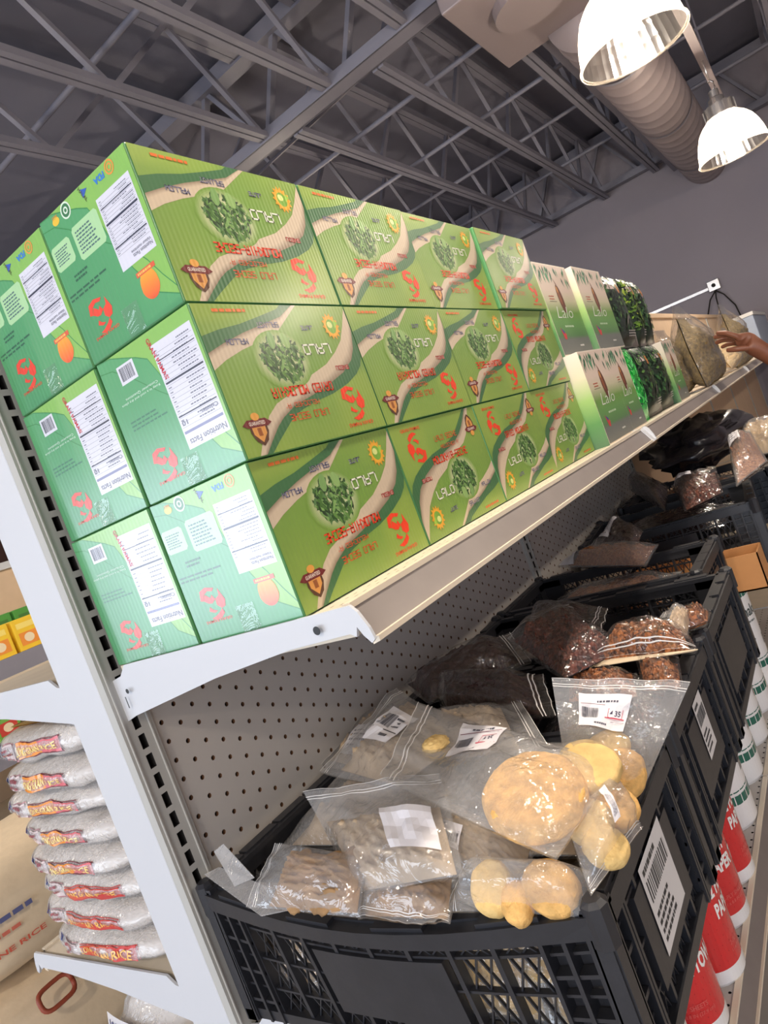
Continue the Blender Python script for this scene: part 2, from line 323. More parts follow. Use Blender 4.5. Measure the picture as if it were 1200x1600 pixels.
# roof steel: girders across (along x), joists along y, all painted dark
ZB, ZT = 3.80, 4.36
def joist(x0, y0, y1, n, zb0, zb1, label, web=.03, x1=None):
    x1 = x0 if x1 is None else x1
    t = thing('roof_joist', label, 'steel joist', (x0, y0, 0), group='steel joists under the roof')
    d = V((x1-x0, y1-y0, 0))
    c = MB()
    for s_ in (-.022, .022): c.bar((s_, 0, zb0), (d.x+s_, d.y, zb1), .034, .038)
    c.build('bottom_chord', 'steel_paint', t)
    c = MB()
    for s_ in (-.025, .025): c.bar((s_, 0, ZT), (d.x+s_, d.y, ZT), .045, .05)
    c.build('top_chord', 'steel_paint', t)
    for k in range(n):
        f0, f1, fm = k/n, (k+1)/n, (k+.5)/n; g = lambda f: zb0+(zb1-zb0)*f
        c = MB(); c.bar((d.x*f0, d.y*f0, g(f0)), (d.x*fm, d.y*fm, ZT), web, web); c.build('web', 'steel_paint', t)
        c = MB(); c.bar((d.x*fm, d.y*fm, ZT), (d.x*f1, d.y*f1, g(f1)), web, web); c.build('web', 'steel_paint', t)
    return t
for x, lb in ((-2.6, 'steel joist leftmost in view, left of the green cartons'), (-2.02, 'steel joist running to the cross girder, second from left'), (-1.48, 'steel joist whose end meets the girder above the cartons'), (-.92, 'steel joist left of the square duct box'), (-.3, 'steel joist above the square duct box'), (.7, 'steel joist behind the nearer pendant lamp'), (1.4, 'steel joist over the right aisle near the camera')):
    joist(x, -5.9, 3.36, 8, ZB+.02, ZB+.02, lb)
for x, lb in ((-3.3, 'far steel joist hidden lowest behind the cartons'), (-2.6, 'far steel joist low behind the green cartons'), (-1.86, 'far steel joist ending on the end wall above the white retail boxes'), (-1.2, 'far steel joist ending on the end wall left of the duct'), (-.6, 'far steel joist right beside the round duct'), (.75, 'far steel joist above the farther pendant lamp'), (1.5, 'far steel joist at the top right corner')):
    joist(x, 3.5, 8.66, 5, ZB, ZB-.05, lb)
def girder(y, lb, x0=X0+.1, x1=X1-.1, wd=.13):
    t = thing('roof_girder', lb, 'steel girder', ((x0+x1)/2, y, 0), group='steel girders across the roof'); h = (x1-x0)/2
    c = MB()
    c.box(-h, h, -wd/2, wd/2, ZB-.01, ZB+.005)
    for s_ in (-1, 1): c.box(-h, h, s_*wd/2-.006, s_*wd/2+.006, ZB-.01, ZB+.06)
    c.build('bottom_chord', 'steel_paint', t)
    c = MB(); c.box(-h, h, -wd/2, wd/2, ZT-.04, ZT+.05); c.build('top_chord', 'steel_paint', t)
    n = 22
    for k in range(n):
        a, b_, m_ = -h+2*h*k/n, -h+2*h*(k+1)/n, -h+2*h*(k+.5)/n
        c = MB(); c.bar((a, 0, ZB), (m_, 0, ZT), .05, .03); c.build('web', 'steel_paint', t)
        c = MB(); c.bar((m_, 0, ZT), (b_, 0, ZB), .05, .03); c.build('web', 'steel_paint', t)
girder(3.42, 'wide flat cross girder above the nearest carton corner')
girder(8.60, 'cross girder along the end wall', wd=.1)
girder(-2.6, 'cross girder behind the camera')
for y, z, lb in ((4.15, 3.86, 'thin brace pipe crossing to the square duct box'), (5.03, 3.84, 'thin brace pipe crossing the far joists'), (6.3, 4.0, 'thin brace pipe nearest the end wall'), (2.2, 4.0, 'thin brace pipe above the cartons'), (7.4, 3.95, 'thin conduit pipe just before the end wall')):
    c = MB(); c.tube([(-5, y, z), (3.5, y, z)], .017, 8); tag(c.build('brace_pipe', 'steel_paint', smooth=True), lb, 'pipe', 'brace pipes under the roof')
c = MB()    # diagonal brace rods
for a, b_ in (((-3.2, 4.2, 4.1), (-1.2, 3.5, 3.82)), ): c.tube([a, b_], .012, 6)
tag(c.build('brace_rod', 'steel_paint'), 'thin diagonal brace rod rising left of the girder', 'rod')
# duct
t = thing('spiral_duct', 'round grey spiral air duct running to the end wall', 'duct', (-.125, 0, 3.58))
prof = []; y = 3.95
while y < 8.68:
    prof += [(.225, y), (.225, y+.002), (.225, y+.180), (.230, y+.186), (.225, y+.192)]; y += .194
c = MB(); c.lathe([(r, yy) for r, yy in prof], 48, ax=1); c.build('duct_tube', 'duct_metal', t, smooth=True)
c = MB(); c.box(-.50, .16, 3.1, 4.0, -.02, .50); bevel(c.build('plenum_box', 'duct_metal', t), .008)
c = MB(); c.lathe([(.17, -.075), (.19, -.075), (.19, -.02), (.17, -.02)], 32, o=(-.16, 3.45, 0)); c.build('outlet_collar', 'duct_metal', t)
for yy in (4.6, 6.2, 7.8):
    c = MB(); c.bar((0, yy, .23), (0, yy, .8), .03, .006); c.lathe([(.235, yy-.02), (.235, yy+.02)], 40, ax=1, caps=False); c.build('hanger_strap', 'steel_paint', t)
c = MB(); c.box(-.42, -.365, 4.05, 8.5, 3.60, 3.64); 
tag(c.build('conduit_tray', 'steel_paint'), 'narrow dark tray running along left side of the round duct', 'cable tray')
# lamp channel + lamps
t = thing('lamp_channel', 'long metal channel carrying the pendant lamps', 'metal channel', (.285, 0, 3.30))
c = MB(); c.box(-.025, .025, -5.5, 6.4, 0, .045); c.build('channel', 'duct_metal', t)
for yy in (-4, -1, 1.8, 3.6, 5.9):
    c = MB(); c.bar((0, yy, .045), (0, yy, 1.1), .012, .012); c.build('drop_rod', 'steel_paint', t)
SH = bpy.data.materials.new('lamp_shade'); SH.use_nodes = True; nt = SH.node_tree; nt.nodes.clear(); M['lamp_shade'] = SH
out = nt.nodes.new('ShaderNodeOutputMaterial'); tl = nt.nodes.new('ShaderNodeBsdfTranslucent'); tl.inputs[0].default_value = (.78, .71, .62, 1)
tr = nt.nodes.new('ShaderNodeBsdfTransparent'); tr.inputs[0].default_value = (.95, .93, .9, 1); gl = nt.nodes.new('ShaderNodeBsdfGlossy'); gl.inputs['Roughness'].default_value = .15
m1 = nt.nodes.new('ShaderNodeMixShader'); m1.inputs[0].default_value = .42; nt.links.new(tr.outputs[0], m1.inputs[1]); nt.links.new(tl.outputs[0], m1.inputs[2])
m2 = nt.nodes.new('ShaderNodeMixShader'); m2.inputs[0].default_value = .10; nt.links.new(m1.outputs[0], m2.inputs[1]); nt.links.new(gl.outputs[0], m2.inputs[2]); nt.links.new(m2.outputs[0], out.inputs[0])
def emis(name, col, st):
    e = bpy.data.materials.new(name); e.use_nodes = True; n = e.node_tree; n.nodes.clear(); o_ = n.nodes.new('ShaderNodeOutputMaterial'); em = n.nodes.new('ShaderNodeEmission')
    em.inputs[0].default_value = col; em.inputs[1].default_value = st; n.links.new(em.outputs[0], o_.inputs[0]); M[name] = e
emis('bulb_glow', (1, .90, .74, 1), 22)
def lamp_meshes():
    n = 72; prof = [(.210, 0), (.206, .02), (.198, .07), (.184, .12), (.162, .17), (.130, .21), (.098, .235), (.085, .245)]
    sh = MB(); vs = []
    for r, z in prof:
        for k in range(n):
            t_ = 2*math.pi*k/n; rr = r*(1+(.004 if k % 2 else -.002)); vs.append((rr*math.cos(t_), rr*math.sin(t_), z))
    sh.add(vs, [(i*n+k, i*n+(k+1) % n, (i+1)*n+(k+1) % n, (i+1)*n+k) for i in range(len(prof)-1) for k in range(n)])
    rim = MB(); pts = [(.212*math.cos(2*math.pi*k/40), .212*math.sin(2*math.pi*k/40), 0) for k in range(41)]; rim.tube(pts, .006, 8)
    col = MB(); col.lathe([(.088, .24), (.088, .31), (.05, .32), (.045, .36), (.03, .37), (.03, .41)], 28)
    for k in range(12):
        t_ = 2*math.pi*k/12; col.bar((.09*math.cos(t_), .09*math.sin(t_), .242), (.09*math.cos(t_), .09*math.sin(t_), .312), .022, .012, up=(math.cos(t_), math.sin(t_), 0))
    bulb = MB(); bulb.lathe([(.001, .045), (.032, .055), (.05, .085), (.055, .115), (.045, .15), (.03, .2), (.025, .25)], 24)
    hk = MB(); hk.tube([(0, 0, .41), (.018, 0, .43), (.018, 0, .46), (0, 0, .48), (-.012, 0, .47)], .006, 8); hk.tube([(0, 0, .47), (0, 0, .66)], .006, 6)
    return sh.mesh('shade', ['lamp_shade'], smooth=False), rim.mesh('rim', ['lamp_shade'], smooth=True), col.mesh('socket_collar', ['chrome']), bulb.mesh('bulb', ['bulb_glow'], smooth=True), hk.mesh('hook', ['chrome'], smooth=True)
LM = lamp_meshes()
def lamp(x, y, z, lb, stem):
    t = thing('pendant_lamp', lb, 'pendant lamp', (x, y, z), group='prismatic pendant lamps')
    for nm, me in zip(('shade', 'rim', 'socket_collar', 'bulb', 'hook'), LM):
        o = link(nm, me, t)
        if nm == 'shade': sh_ = o
        if nm == 'rim': o.parent = sh_
    c = MB(); c.tube([(0, 0, .64), (0, 0, stem-z)], .006, 6); c.build('stem', 'chrome', t)
    l = bpy.data.lights.new('lamp_light', 'POINT'); l.energy = LAMP_POWER; l.color = (1, .87, .72); l.shadow_soft_size = .06
    o = bpy.data.objects.new('lamp_light', l); COL.objects.link(o); o.parent = t; o.location = (0, 0, .02)
lamp(.149, 2.765, 2.765, 'nearer glowing prismatic pendant lamp at the top edge', 3.45)
lamp(.285, 4.93, 2.69, 'farther small glowing prismatic pendant lamp above the end wall', 3.3)
for x, y, lb in ((.285, .4, 'added pendant fill lamp over the aisle above the camera'), (.285, -1.9, 'added pendant fill lamp just behind the camera'), (.285, -4.2, 'added pendant fill lamp near the shop front'),  # lamps out of view, added as general fill light
                 (-3.0, .4, 'added pendant fill lamp over the next aisle beside the rice'), (-4.8, -1.2, 'added pendant fill lamp over the next aisle near the shop front'), (-3.0, 4.9, 'added pendant fill lamp over the next aisle by the end wall'),
                 (2.9, .4, 'added pendant fill lamp over the right aisle'), (2.9, 4.2, 'added pendant fill lamp over the right aisle by the end wall'), (2.9, -3.0, 'added pendant fill lamp over the right aisle near the shop front')):
    lamp(x, y, 2.62 if x == .285 else 3.05, lb, 3.3 if x == .285 else 4.4)
# wall box with conduit and cords
t = thing('wall_outlet_box', 'grey metal outlet box with conduit on the end wall', 'outlet box', (-.44, 8.7, 2.28))
c = MB(); c.box(-.065, .065, -.05, 0, -.06, .06); bevel(c.build('box', 'chrome', t), .006)
c = MB(); c.lathe([(.022, -.056), (.022, -.05)], 14, ax=1); c.build('socket', 'dark_hole', t)
c = MB(); c.box(-1.6, -.065, -.035, -.005, -.03, .0); c.build('conduit', 'chrome', t)
for dx in (-.16, -.03, .14):
    c = MB(); c.tube([(0, -.03, -.06), (dx*.5, -.05, -.14), (dx, -.03, -.3), (dx*1.3, -.03, -.7)], .008, 6); c.build('cord', 'dark_hole', t)

# ================================================================== GONDOLA
XB = -.325; NS = 7; SEC = 1.2192; GT = 1.865; GE = NS*SEC
G = thing('gondola_shelving', 'long off-white metal gondola shelf with pegboard back and slotted uprights', 'shelf unit', (-.37, 0, 0))
def gp(mb, name, mats, **k): return mb.build(name, mats, G, (.37, 0, 0), **k)
for k in range(NS+1):
    yy = k*SEC
    c = MB(); c.box(-.412, -.334, yy-.022, yy+.0, 0, GT-.02); o = gp(c, 'upright_post', 'white_paint'); bevel(o, .002)
    c = MB()
    if k < 3:
        hole_panel(c, lambda a, bb, cc, yy=yy: (-.3205+cc, yy-.0212+a, .20+bb), 1, 65, .0435, .0254, 0, rect=(.0045, .0088), back=-.012)
        c.box(-.334, -.3206, yy-.0215, yy-.0205, 0, GT-.02); c.box(-.334, -.3206, yy+.0205, yy+.0215, 0, GT-.02); c.box(-.3335, -.3205, yy-.021, yy+.021, 0, .20)
        for s_ in (-.0165, .0165): c.tube([(-.3200, yy+s_, 0), (-.3200, yy+s_, GT-.02)], .0016, 6)
    else: c.box(-.334, -.3206, yy-.0215, yy+.0215, 0, GT-.02)
    gp(c, 'slotted_strip', ['slot_shade_paint', 'dark_hole', 'dark_hole'])
for k in range(NS):
    y0, y1 = k*SEC+.022, (k+1)*SEC-.022
    if k < 2:
        c = MB(); na = 92; da = (y1-y0)/na
        hole_panel(c, lambda a, bb, cc: (XB+cc, y0+a, .95+bb), 46, 36, (y1-y0)/46, .0127, .0033, stag=True, back=-.005)
        gp(c, 'pegboard', ['shade_grey_paint', 'fibreboard', 'dark_hole'])
        c = MB(); c.box(XB-.012, XB-.006, y0, y1, .95, 1.408); gp(c, 'pegboard_backing', 'fibreboard')
        c = MB(); c.box(XB-.008, XB, y0, y1, 1.4075, GT-.03); gp(c, 'upper_back_panel', 'shade_grey_paint')
        c = MB(); c.box(XB-.008, XB, y0, y1, .1, .95); gp(c, 'lower_back_panel', 'shade_grey_paint')
    else:
        c = MB(); c.box(XB-.008, XB, y0, y1, .1, GT-.03); gp(c, 'back_panel', 'beige_board')
    c = MB(); c.box(-.42, -.315, k*SEC, (k+1)*SEC, GT-.03, GT); bevel(gp(c, 'top_cap', 'beige_board'), .004)
    c = MB(); c.box(-.425, -.418, y0, y1, .1, GT-.03); gp(c, 'rear_panel', 'shade_grey_paint')
def shelf(z, k, side=1, perf=False):
    y0, y1 = k*SEC+.002, (k+1)*SEC-.002
    fx = (lambda x: x) if side > 0 else (lambda x: -.745-x)
    c = MB()
    if perf:
        n1, n2 = 48, 14; da, db = (y1-y0)/n1, .36/n2
        hole_panel(c, lambda a, bb, cc: (-.31+bb, y1-a, z+cc), n1, n2, da, db, .0028, back=-.003)
        c.box(fx(-.31), fx(.048), y0, y1, z-.028, z-.004)
    else: c.box(fx(-.31), fx(.048), y0, y1, z-.028, z)
    gp(c, 'shelf_deck', ['shade_grey_paint' if perf else 'deck_paint', 'dark_hole', 'dark_hole'])
    c = MB(); q = lambda x, zz, yy: (fx(x), yy, zz)
    c.prism([(.046, z+.001), (.050, z+.001), (.0685, z-.033), (.0645, z-.034)], y0, y1, q); r_ = gp(c, 'price_rail', 'rail_metal')
    c = MB(); c.prism([(.044, z-.001), (.044, z+.0035), (.0535, z+.0035), (.0535, z-.002)], y0, y1, q); c.prism([(.063, z-.038), (.063, z-.031), (.0715, z-.031), (.0715, z-.036)], y0, y1, q); e_ = gp(c, 'rail_edge', 'rail_edge'); e_.parent = r_; e_.location = (0, 0, 0)
    for yb, s_ in ((y0-.010, 0), (y1+.006, 0)):
        if k and yb < y1-.5: continue
        c = MB(); c.prism([(-.325, z-.066), (-.302, z-.060), (-.145, z-.036), (-.026, z-.024), (.050, z-.022), (.056, z-.026), (.060, z-.017), (.064, z-.026), (.070, z-.034), (.0745, z-.031), (.0725, z-.020), (.066, z-.004), (.060, z+.003), (-.288, z+.002), (-.302, z-.010), (-.325, z-.014)], yb, yb+.0035, q)
        o = gp(c, 'shelf_bracket', 'white_paint')
    return
for k in range(NS): shelf(1.40, k)
for k in range(4): shelf(.95, k); shelf(.52, k, perf=(k < 2))
for k in range(2): shelf(1.405, k, -1); shelf(.985, k, -1); shelf(.60, k, -1)
c = MB()
for k in range(1, 3): c.box(.056, .073, k*SEC-.02, k*SEC+.02, 1.3655, 1.402)
for q in range(2): 
    pass
c2 = MB(); c2.prism([(.0500, 1.4025), (.0525, 1.4025), (.0735, 1.3655), (.0705, 1.3650)], SEC-.018, SEC+.018, lambda x, z, y: (x, y, z)); gp(c2, 'rail_joint', 'white_paint')
# bracket bolt holes and little deck slits
pr = Pr(lambda a, bb, l: (a, -.0124-.0002*l, bb))
pr.ell(.018, 1.389, .0042, .0042, (.02, .02, .02, 1)); pr.ell(-.293, 1.372, .003, .003, (.02, .02, .02, 1)); pr.rect(-.302, 1.352, -.300, 1.366, (.05, .05, .05, 1))
gp(pr.mb, 'bracket_holes', 'flat_print', color=True)['kind'] = 'stuff'
pr = Pr(lambda a, bb, l: (bb, a, 1.4+.0002*l)); rnd = random.Random(4)
for k in range(70):
    yy = .02+k*.02
    for xx in (.014, .026, .038): pr.rect(yy+(k % 2)*.005, xx, yy+.006+(k % 2)*.005, xx+.0012, (.12, .09, .06, 1))
gp(pr.mb, 'deck_slits', 'flat_print', color=True)['kind'] = 'stuff'

# ================================================================== GREEN CARTONS
CW, CD, CH = .2512, .1526, .156
LG, MG, DG, TAN, TAN2 = rgb(140, 166, 72), rgb(102, 142, 64), rgb(60, 108, 66), rgb(204, 186, 162), rgb(142, 122, 102)
RED, RED2 = rgb(238, 62, 26), rgb(226, 84, 40)
def red_bird(p, a, b_, s, flip=False, col=RED):
    f = -1 if flip else 1
    q = lambda pts: p.poly([(a+f*x*s, b_+f*y*s) for x, y in pts], col, 2)
    q([(-.5, .15), (-.42, .42), (-.15, .5), (.2, .42), (.1, .34), (-.1, .38), (-.28, .3), (-.36, .12)])
    q([(-.36, .12), (-.25, .3), (-.05, .16), (.02, .25), (.12, .1), (-.05, 0), (-.2, .02)])
    q([(.12, .1), (.3, .18), (.34, .38), (.42, .2), (.5, .02), (.42, -.16), (.25, -.2), (.1, -.08)])
    q([(.25, -.2), (.3, -.34), (.12, -.46), (-.1, -.5), (-.3, -.42), (-.1, -.38), (.1, -.3)])
    q([(-.3, -.2), (-.1, -.28), (.05, -.24), (-.12, -.18), (-.22, -.08)])
def front_print(kind):
    rnd = random.Random(5); W_, H_ = CW-.003, CH-.003
    P = lambda a, bb, l: (.00025+.00012*l, a-W_/2, bb-H_/2)
    p = Pr(P); S = lambda pts: [(u*W_, min(1, max(0, v))*H_) for u, v in pts]
    # base: soft radial gradient of greens
    n = 14
    def base(u, v):
        k = max(0, min(1, .25+.75*abs(v-.38)*1.3+.12*math.sin(u*9)+.35*(u < .35 and v > .55)+.35*(u > .5 and v < .12)))
        k2 = max(0, 1-math.hypot((u-.55)*1.2, v-.4)*1.6)
        c = [MG[i]*(1-k)+LG[i]*k for i in range(3)]; c = [c[i]*(1-.25*k2)+rgb(128, 176, 62)[i]*.25*k2 for i in range(3)]
        return (*c, 1)
    for j in range(n):
        for i in range(n):
            q = [(i/n, j/n), ((i+1)/n, j/n), ((i+1)/n, (j+1)/n), (i/n, (j+1)/n)]
            p.poly(S(q), [base(*z) for z in q], 0)
    b1o = [(1.0, .21), (.9, .17), (.77, .135), (.63, .08), (.51, .03), (.48, 0)]; b1t = [(1.0, .32), (.9, .26), (.77, .195), (.61, .13), (.5, .085), (.40, 0)]; b1e = [(1.0, .43), (.92, .37), (.81, .31), (.69, .26), (.57, .21), (.37, 0)]
    p.strip(S(b1o), S(b1t), DG, DG, 1); mid = [((a[0]*.65+c[0]*.35), (a[1]*.65+c[1]*.35)) for a, c in zip(b1t, b1e)]
    p.strip(S(b1t), S(mid), TAN2, TAN, 1); p.strip(S(mid), S(b1e), TAN, TAN, 1)
    u2 = [(0, .02), (.06, .16), (.12, .28), (.2, .37), (.3, .455), (.44, .525), (.59, .62), (.73, .69), (.8, .76), (.88, .89), (.93, 1)]
    l2 = [(0, .2), (.04, .35), (.09, .44), (.19, .53), (.34, .61), (.47, .665), (.62, .72), (.72, .79), (.77, .84), (.84, .93), (.89, 1)]
    d2 = [(0, .42), (.03, .49), (.09, .555), (.19, .62), (.33, .68), (.47, .715), (.59, .76), (.67, .81), (.72, .86), (.80, .94), (.855, 1)]
    mid = [((a[0]*.45+c[0]*.55), (a[1]*.45+c[1]*.55)) for a, c in zip(u2, l2)]
    p.strip(S(u2), S(mid), TAN, TAN, 1); p.strip(S(mid), S(l2), TAN, TAN2, 1); p.strip(S(l2), S(d2), DG, DG, 1)
    # leaves with a pale halo
    ca, cb = .585*W_, .395*H_
    for k in range(7):
        f = 1-(k/7.0)**1.2; ea_, eb_ = (.195-.010*k)*.95, (.215-.012*k)
        c = [(*[base(.585+ea_*math.cos(6.2832*z/28), .395+eb_*math.sin(6.2832*z/28))[i]*f+rgb(206, 208, 168)[i]*(1-f) for i in range(3)], 1) for z in range(28)]
        p.ell(ca, cb, ea_*W_, eb_*H_, c, 1.2+.1*k, 28)
    gs = [rgb(44, 80, 34), rgb(70, 112, 46), rgb(96, 138, 66), rgb(34, 62, 30), rgb(124, 164, 92), rgb(84, 124, 72)]
    for k in range(320):
        t_ = rnd.random()*2*math.pi; r_ = math.sqrt(rnd.random()); x = ca+.122*W_*r_*math.cos(t_)*(1.12-.2*math.sin(t_)); yv = cb+.155*H_*r_*math.sin(t_)
        L_ = .0062+.0065*rnd.random(); w_ = L_*(.28+.2*rnd.random()); an = math.pi/2+(rnd.random()-.5)*2.2+(0 if rnd.random() < .6 else 1.5)
        ca_, sa_ = math.cos(an), math.sin(an)
        p.poly([(x+ca_*q*L_-sa_*z*w_, yv+sa_*q*L_+ca_*z*w_) for q, z in ((-.5, 0), (-.2, -.45), (.15, -.4), (.5, 0), (.15, .4), (-.2, .45))], gs[rnd.randrange(6)], 2.2+k*.003)
    p.ell(.53*W_, .26*H_, .0065, .009, rgb(140, 176, 104), 3.3, 10, .3); p.ell(.62*W_, .255*H_, .006, .010, rgb(120, 160, 92), 3.3, 10, -.2)
    T = lambda s, a0, a1, b0, b1, col, out=None, th=.17: p.sq(s, a0*W_, b0*H_, a1*W_, b1*H_, col, 3.5, th, out)
    T('LALO', .225, .43, .295, .375, rgb(240, 238, 226), th=.15)
    T('MOLOKHIR-SECHE' if kind == 0 else 'DRIED MOLOKHIA', .315, .735, .585, .655, RED, th=.145)
    T("MELOCHEO A'", .45, .69, .70, .735, RED2, th=.13); T('LALO SECHE', .41, .68, .775, .825, RED2, th=.13)
    INK = rgb(92, 92, 130); WHT = rgb(222, 214, 200)
    T('MALLOW', .76, .885, .235, .275, INK, WHT, .15); T('SALUYOT', .535, .675, .125, .165, INK, WHT, .15); T('JUTE', .305, .39, .155, .19, INK, rgb(190, 206, 150), .2); T('EWEDU', .135, .24, .475, .51, rgb(196, 66, 60), WHT, .2)
    p.lines(.71*W_, .028*H_, .96*W_, .058*H_, 1, rgb(222, 110, 40), rnd, 3, .7, 1.0)
    red_bird(p, .195*W_, .775*H_, .042, flip=True); p.text('GRAN PAMAS', .10*W_, .925*H_, .30*W_, .955*H_, RED, 3)
    # sun emblem
    ea, eb = .155*W_, .165*H_
    for k in range(14):
        t0 = 2*math.pi*k/14; p.poly([(ea+.0125*math.cos(t0-.2), eb+.0125*math.sin(t0-.2)), (ea+.0165*math.cos(t0), eb+.0165*math.sin(t0)), (ea+.0125*math.cos(t0+.2), eb+.0125*math.sin(t0+.2))], rgb(236, 170, 50), 3)
    p.ring(ea, eb, .0088, .0128, rgb(238, 172, 50), 3); p.ell(ea, eb, .009, .009, rgb(120, 168, 60), 2.6); p.ell(ea+.002, eb-.002, .005, .004, rgb(214, 224, 140), 3.2); p.poly([(ea-.014, eb-.004), (ea-.006, eb+.003), (ea-.008, eb-.009)], rgb(160, 200, 70), 3.3)
    # guarantee badge
    ga, gb = .885*W_, .825*H_; f = lambda pts, c, l: p.poly([(ga-x, gb+yv) for x, yv in pts], c, l)
    f([(-.012, -.004), (-.0125, .004), (-.008, .013), (0, .018), (.008, .013), (.0125, .004), (.012, -.004), (0, -.010)][::-1], rgb(88, 52, 32), 3)
    f([(-.0095, -.002), (-.009, .006), (0, .0145), (.009, .006), (.0095, -.002), (0, -.007)][::-1], rgb(214, 150, 76), 3.3)
    f([(-.003, .0), (.003, .0), (.003, .008), (-.003, .008)], rgb(150, 84, 40), 3.5)
    f([(-.021, -.004), (-.013, -.009), (.013, -.009), (.021, -.004), (.014, -.001), (-.014, -.001)], rgb(112, 34, 36), 3.8); p.text('GUARANTEED', ga-.0115, gb-.0068, ga+.0115, gb-.0030, rgb(236, 226, 214), 4.2, .012, True)
    p.ell(ga, gb-.0115, .006, .004, rgb(222, 158, 70), 3.9, 12)
    me = p.mb.mesh('front_print', ['carton_print'], color=True); return me
EG1, EG2, EG3 = rgb(138, 192, 88), rgb(84, 164, 104), rgb(66, 146, 90)
def end_print(kind):
    rnd = random.Random(9+kind); W_, H_ = CD-.003, CH-.003
    P = lambda a, bb, l: (a-W_/2, -.00025-.00012*l, bb-H_/2)
    p = Pr(P); R = lambda u0, v0, u1, v1, c, l=1: p.rect(u0*W_, v0*H_, u1*W_, v1*H_, c, l); S = lambda pts: [(u*W_, v*H_) for u, v in pts]
    R(0, 0, 1, 1, EG1, 0)
    a1 = [(0, 1), (.15, .99), (.28, .945), (.4, .90), (.5, .85), (.57, .7), (.63, .5), (.70, .35), (.84, .13), (1, .05)]
    p.poly(S([(0, 0), (1, 0)]+a1[::-1]), [EG3, EG3]+[EG2]*len(a1), .5)
    a2 = [(0, .93), (.13, .91), (.26, .83), (.38, .73), (.50, .63), (.74, .46), (.84, .34), (.92, .21), (1, .1)]
    for ar in (a1, a2): p.strip(S(ar), S([(u+.004, v+.006) for u, v in ar]), rgb(48, 132, 66), rgb(58, 144, 72), .8)
    INK = rgb(112, 114, 132)
    def nutri(u0, v0, u1, v1, big):
        R(u0, v0, u1, v1, rgb(226, 226, 238), 1); W2, H2 = (u1-u0), (v1-v0)
        rows = 17
        for k in range(rows):
            v = v0+H2*(.2+.76*k/rows); R(u0+.03*W2, v, u1-.03*W2, v+.0016, rgb(120, 120, 140), 2)
            p.lines((u1-W2*(.35+.3*rnd.random()))*W_, (v+.008)*H_, (u1-.04*W2)*W_, (v+.008+H2*.022)*H_, 1, INK, rnd, 2, .5)
            p.lines((u0+.05*W2)*W_, (v+.008)*H_, (u0+.13*W2)*W_, (v+.008+H2*.02)*H_, 1, INK, rnd, 2, .5)
        for f_, hh in ((.30, .008), (.62, .012), (.84, .006)): R(u0+.03*W2, v0+H2*f_, u1-.03*W2, v0+H2*f_+hh, rgb(50, 52, 72), 2.3)
        if big:
            p.text('Nutrition Facts', (u0+.08*W2)*W_, (v0+.025*H2)*H_, (u1-.04*W2)*W_, (v0+.085*H2)*H_, INK, 3, .01, True)
            R(u0+.03*W2, v0+H2*.14, u1-.03*W2, v0+H2*.165, rgb(130, 132, 170), 2.4)
            p.text('Calories', (u1-.44*W2)*W_, (v0+.235*H2)*H_, (u1-.05*W2)*W_, (v0+.275*H2)*H_, INK, 3, .01, True); p.text('10', (u0+.05*W2)*W_, (v0+.215*H2)*H_, (u0+.19*W2)*W_, (v0+.262*H2)*H_, INK, 3, .02, True)
        else:
            p.text('Nutrition Facts', (u1-.60*W2)*W_, (v0+.055*H2)*H_, (u1-.05*W2)*W_, (v0+.105*H2)*H_, INK, 3, .01, True); p.text('Valeur nutritive', (u1-.62*W2)*W_, (v0+.115*H2)*H_, (u1-.05*W2)*W_, (v0+.155*H2)*H_, INK, 3, .005, True)
    if kind == 0:
        nutri(.60, .375, .96, .85, False)
        for (u0, v0, u1, v1, n) in ((.275, .605, .575, .825, 7), (.005, .645, .23, .81, 6)):
            r = .02; p.poly(S([(u0+r, v0), (u1-r, v0), (u1, v0+r), (u1, v1-r), (u1-r, v1), (u0+r, v1), (u0, v1-r), (u0, v0+r)]), rgb(176, 220, 164), 1.5)
            p.lines((u0+.03)*W_, (v0+.03)*H_, (u1-.02)*W_, (v1-.03)*H_, n, rgb(72, 108, 110), rnd, 2, .45)
        p.ring(.82*W_, .95*H_, .0052, .0068, rgb(236, 150, 60), 2); p.ring(.82*W_, .95*H_, .0022, .0036, rgb(236, 150, 60), 2)
        p.text('FDA', .645*W_, .92*H_, .755*W_, .962*H_, rgb(52, 130, 210), 2, .05, True)
        p.poly(S([(.50, .975), (.565, .955), (.50, .915)]), rgb(44, 92, 190), 2); p.textv('HALAL', (.475*W_, .985*H_), (.045*W_, -.10*H_), (.022*W_, .01*H_), rgb(70, 62, 40), 2.2)
        p.ell(.30*W_, .945*H_, .0082, .0082, rgb(226, 240, 222), 2); p.ell(.30*W_, .945*H_, .0065, .0065, rgb(52, 120, 70), 2.2); p.ring(.30*W_, .945*H_, .002, .0036, rgb(226, 240, 222), 2.5, 10)
        p.ell(.17*W_, .935*H_, .006, .004, rgb(240, 196, 50), 2); p.text('AGO', .14*W_, .95*H_, .20*W_, .972*H_, rgb(226, 150, 40), 2.3, .03, True)
        p.lines(.14*W_, .52*H_, .36*W_, .575*H_, 2, rgb(38, 96, 66), rnd, 2, .5); p.lines(.02*W_, .425*H_, .55*W_, .48*H_, 2, rgb(38, 96, 66), rnd, 2, .45)
        # mango
        p.poly([(.79*W_+.0135*math.cos(t_)*(1.0 if math.sin(t_) < 0 else .95), .215*H_+.0145*math.sin(t_)) for t_ in [2*math.pi*k/22 for k in range(22)]], [(*[rgb(238, 86, 34)[i]*(1-f_)+rgb(250, 176, 40)[i]*f_ for i in range(3)], 1) for f_ in [(.5+.5*math.sin(2*math.pi*k/22)) for k in range(22)]], 2)
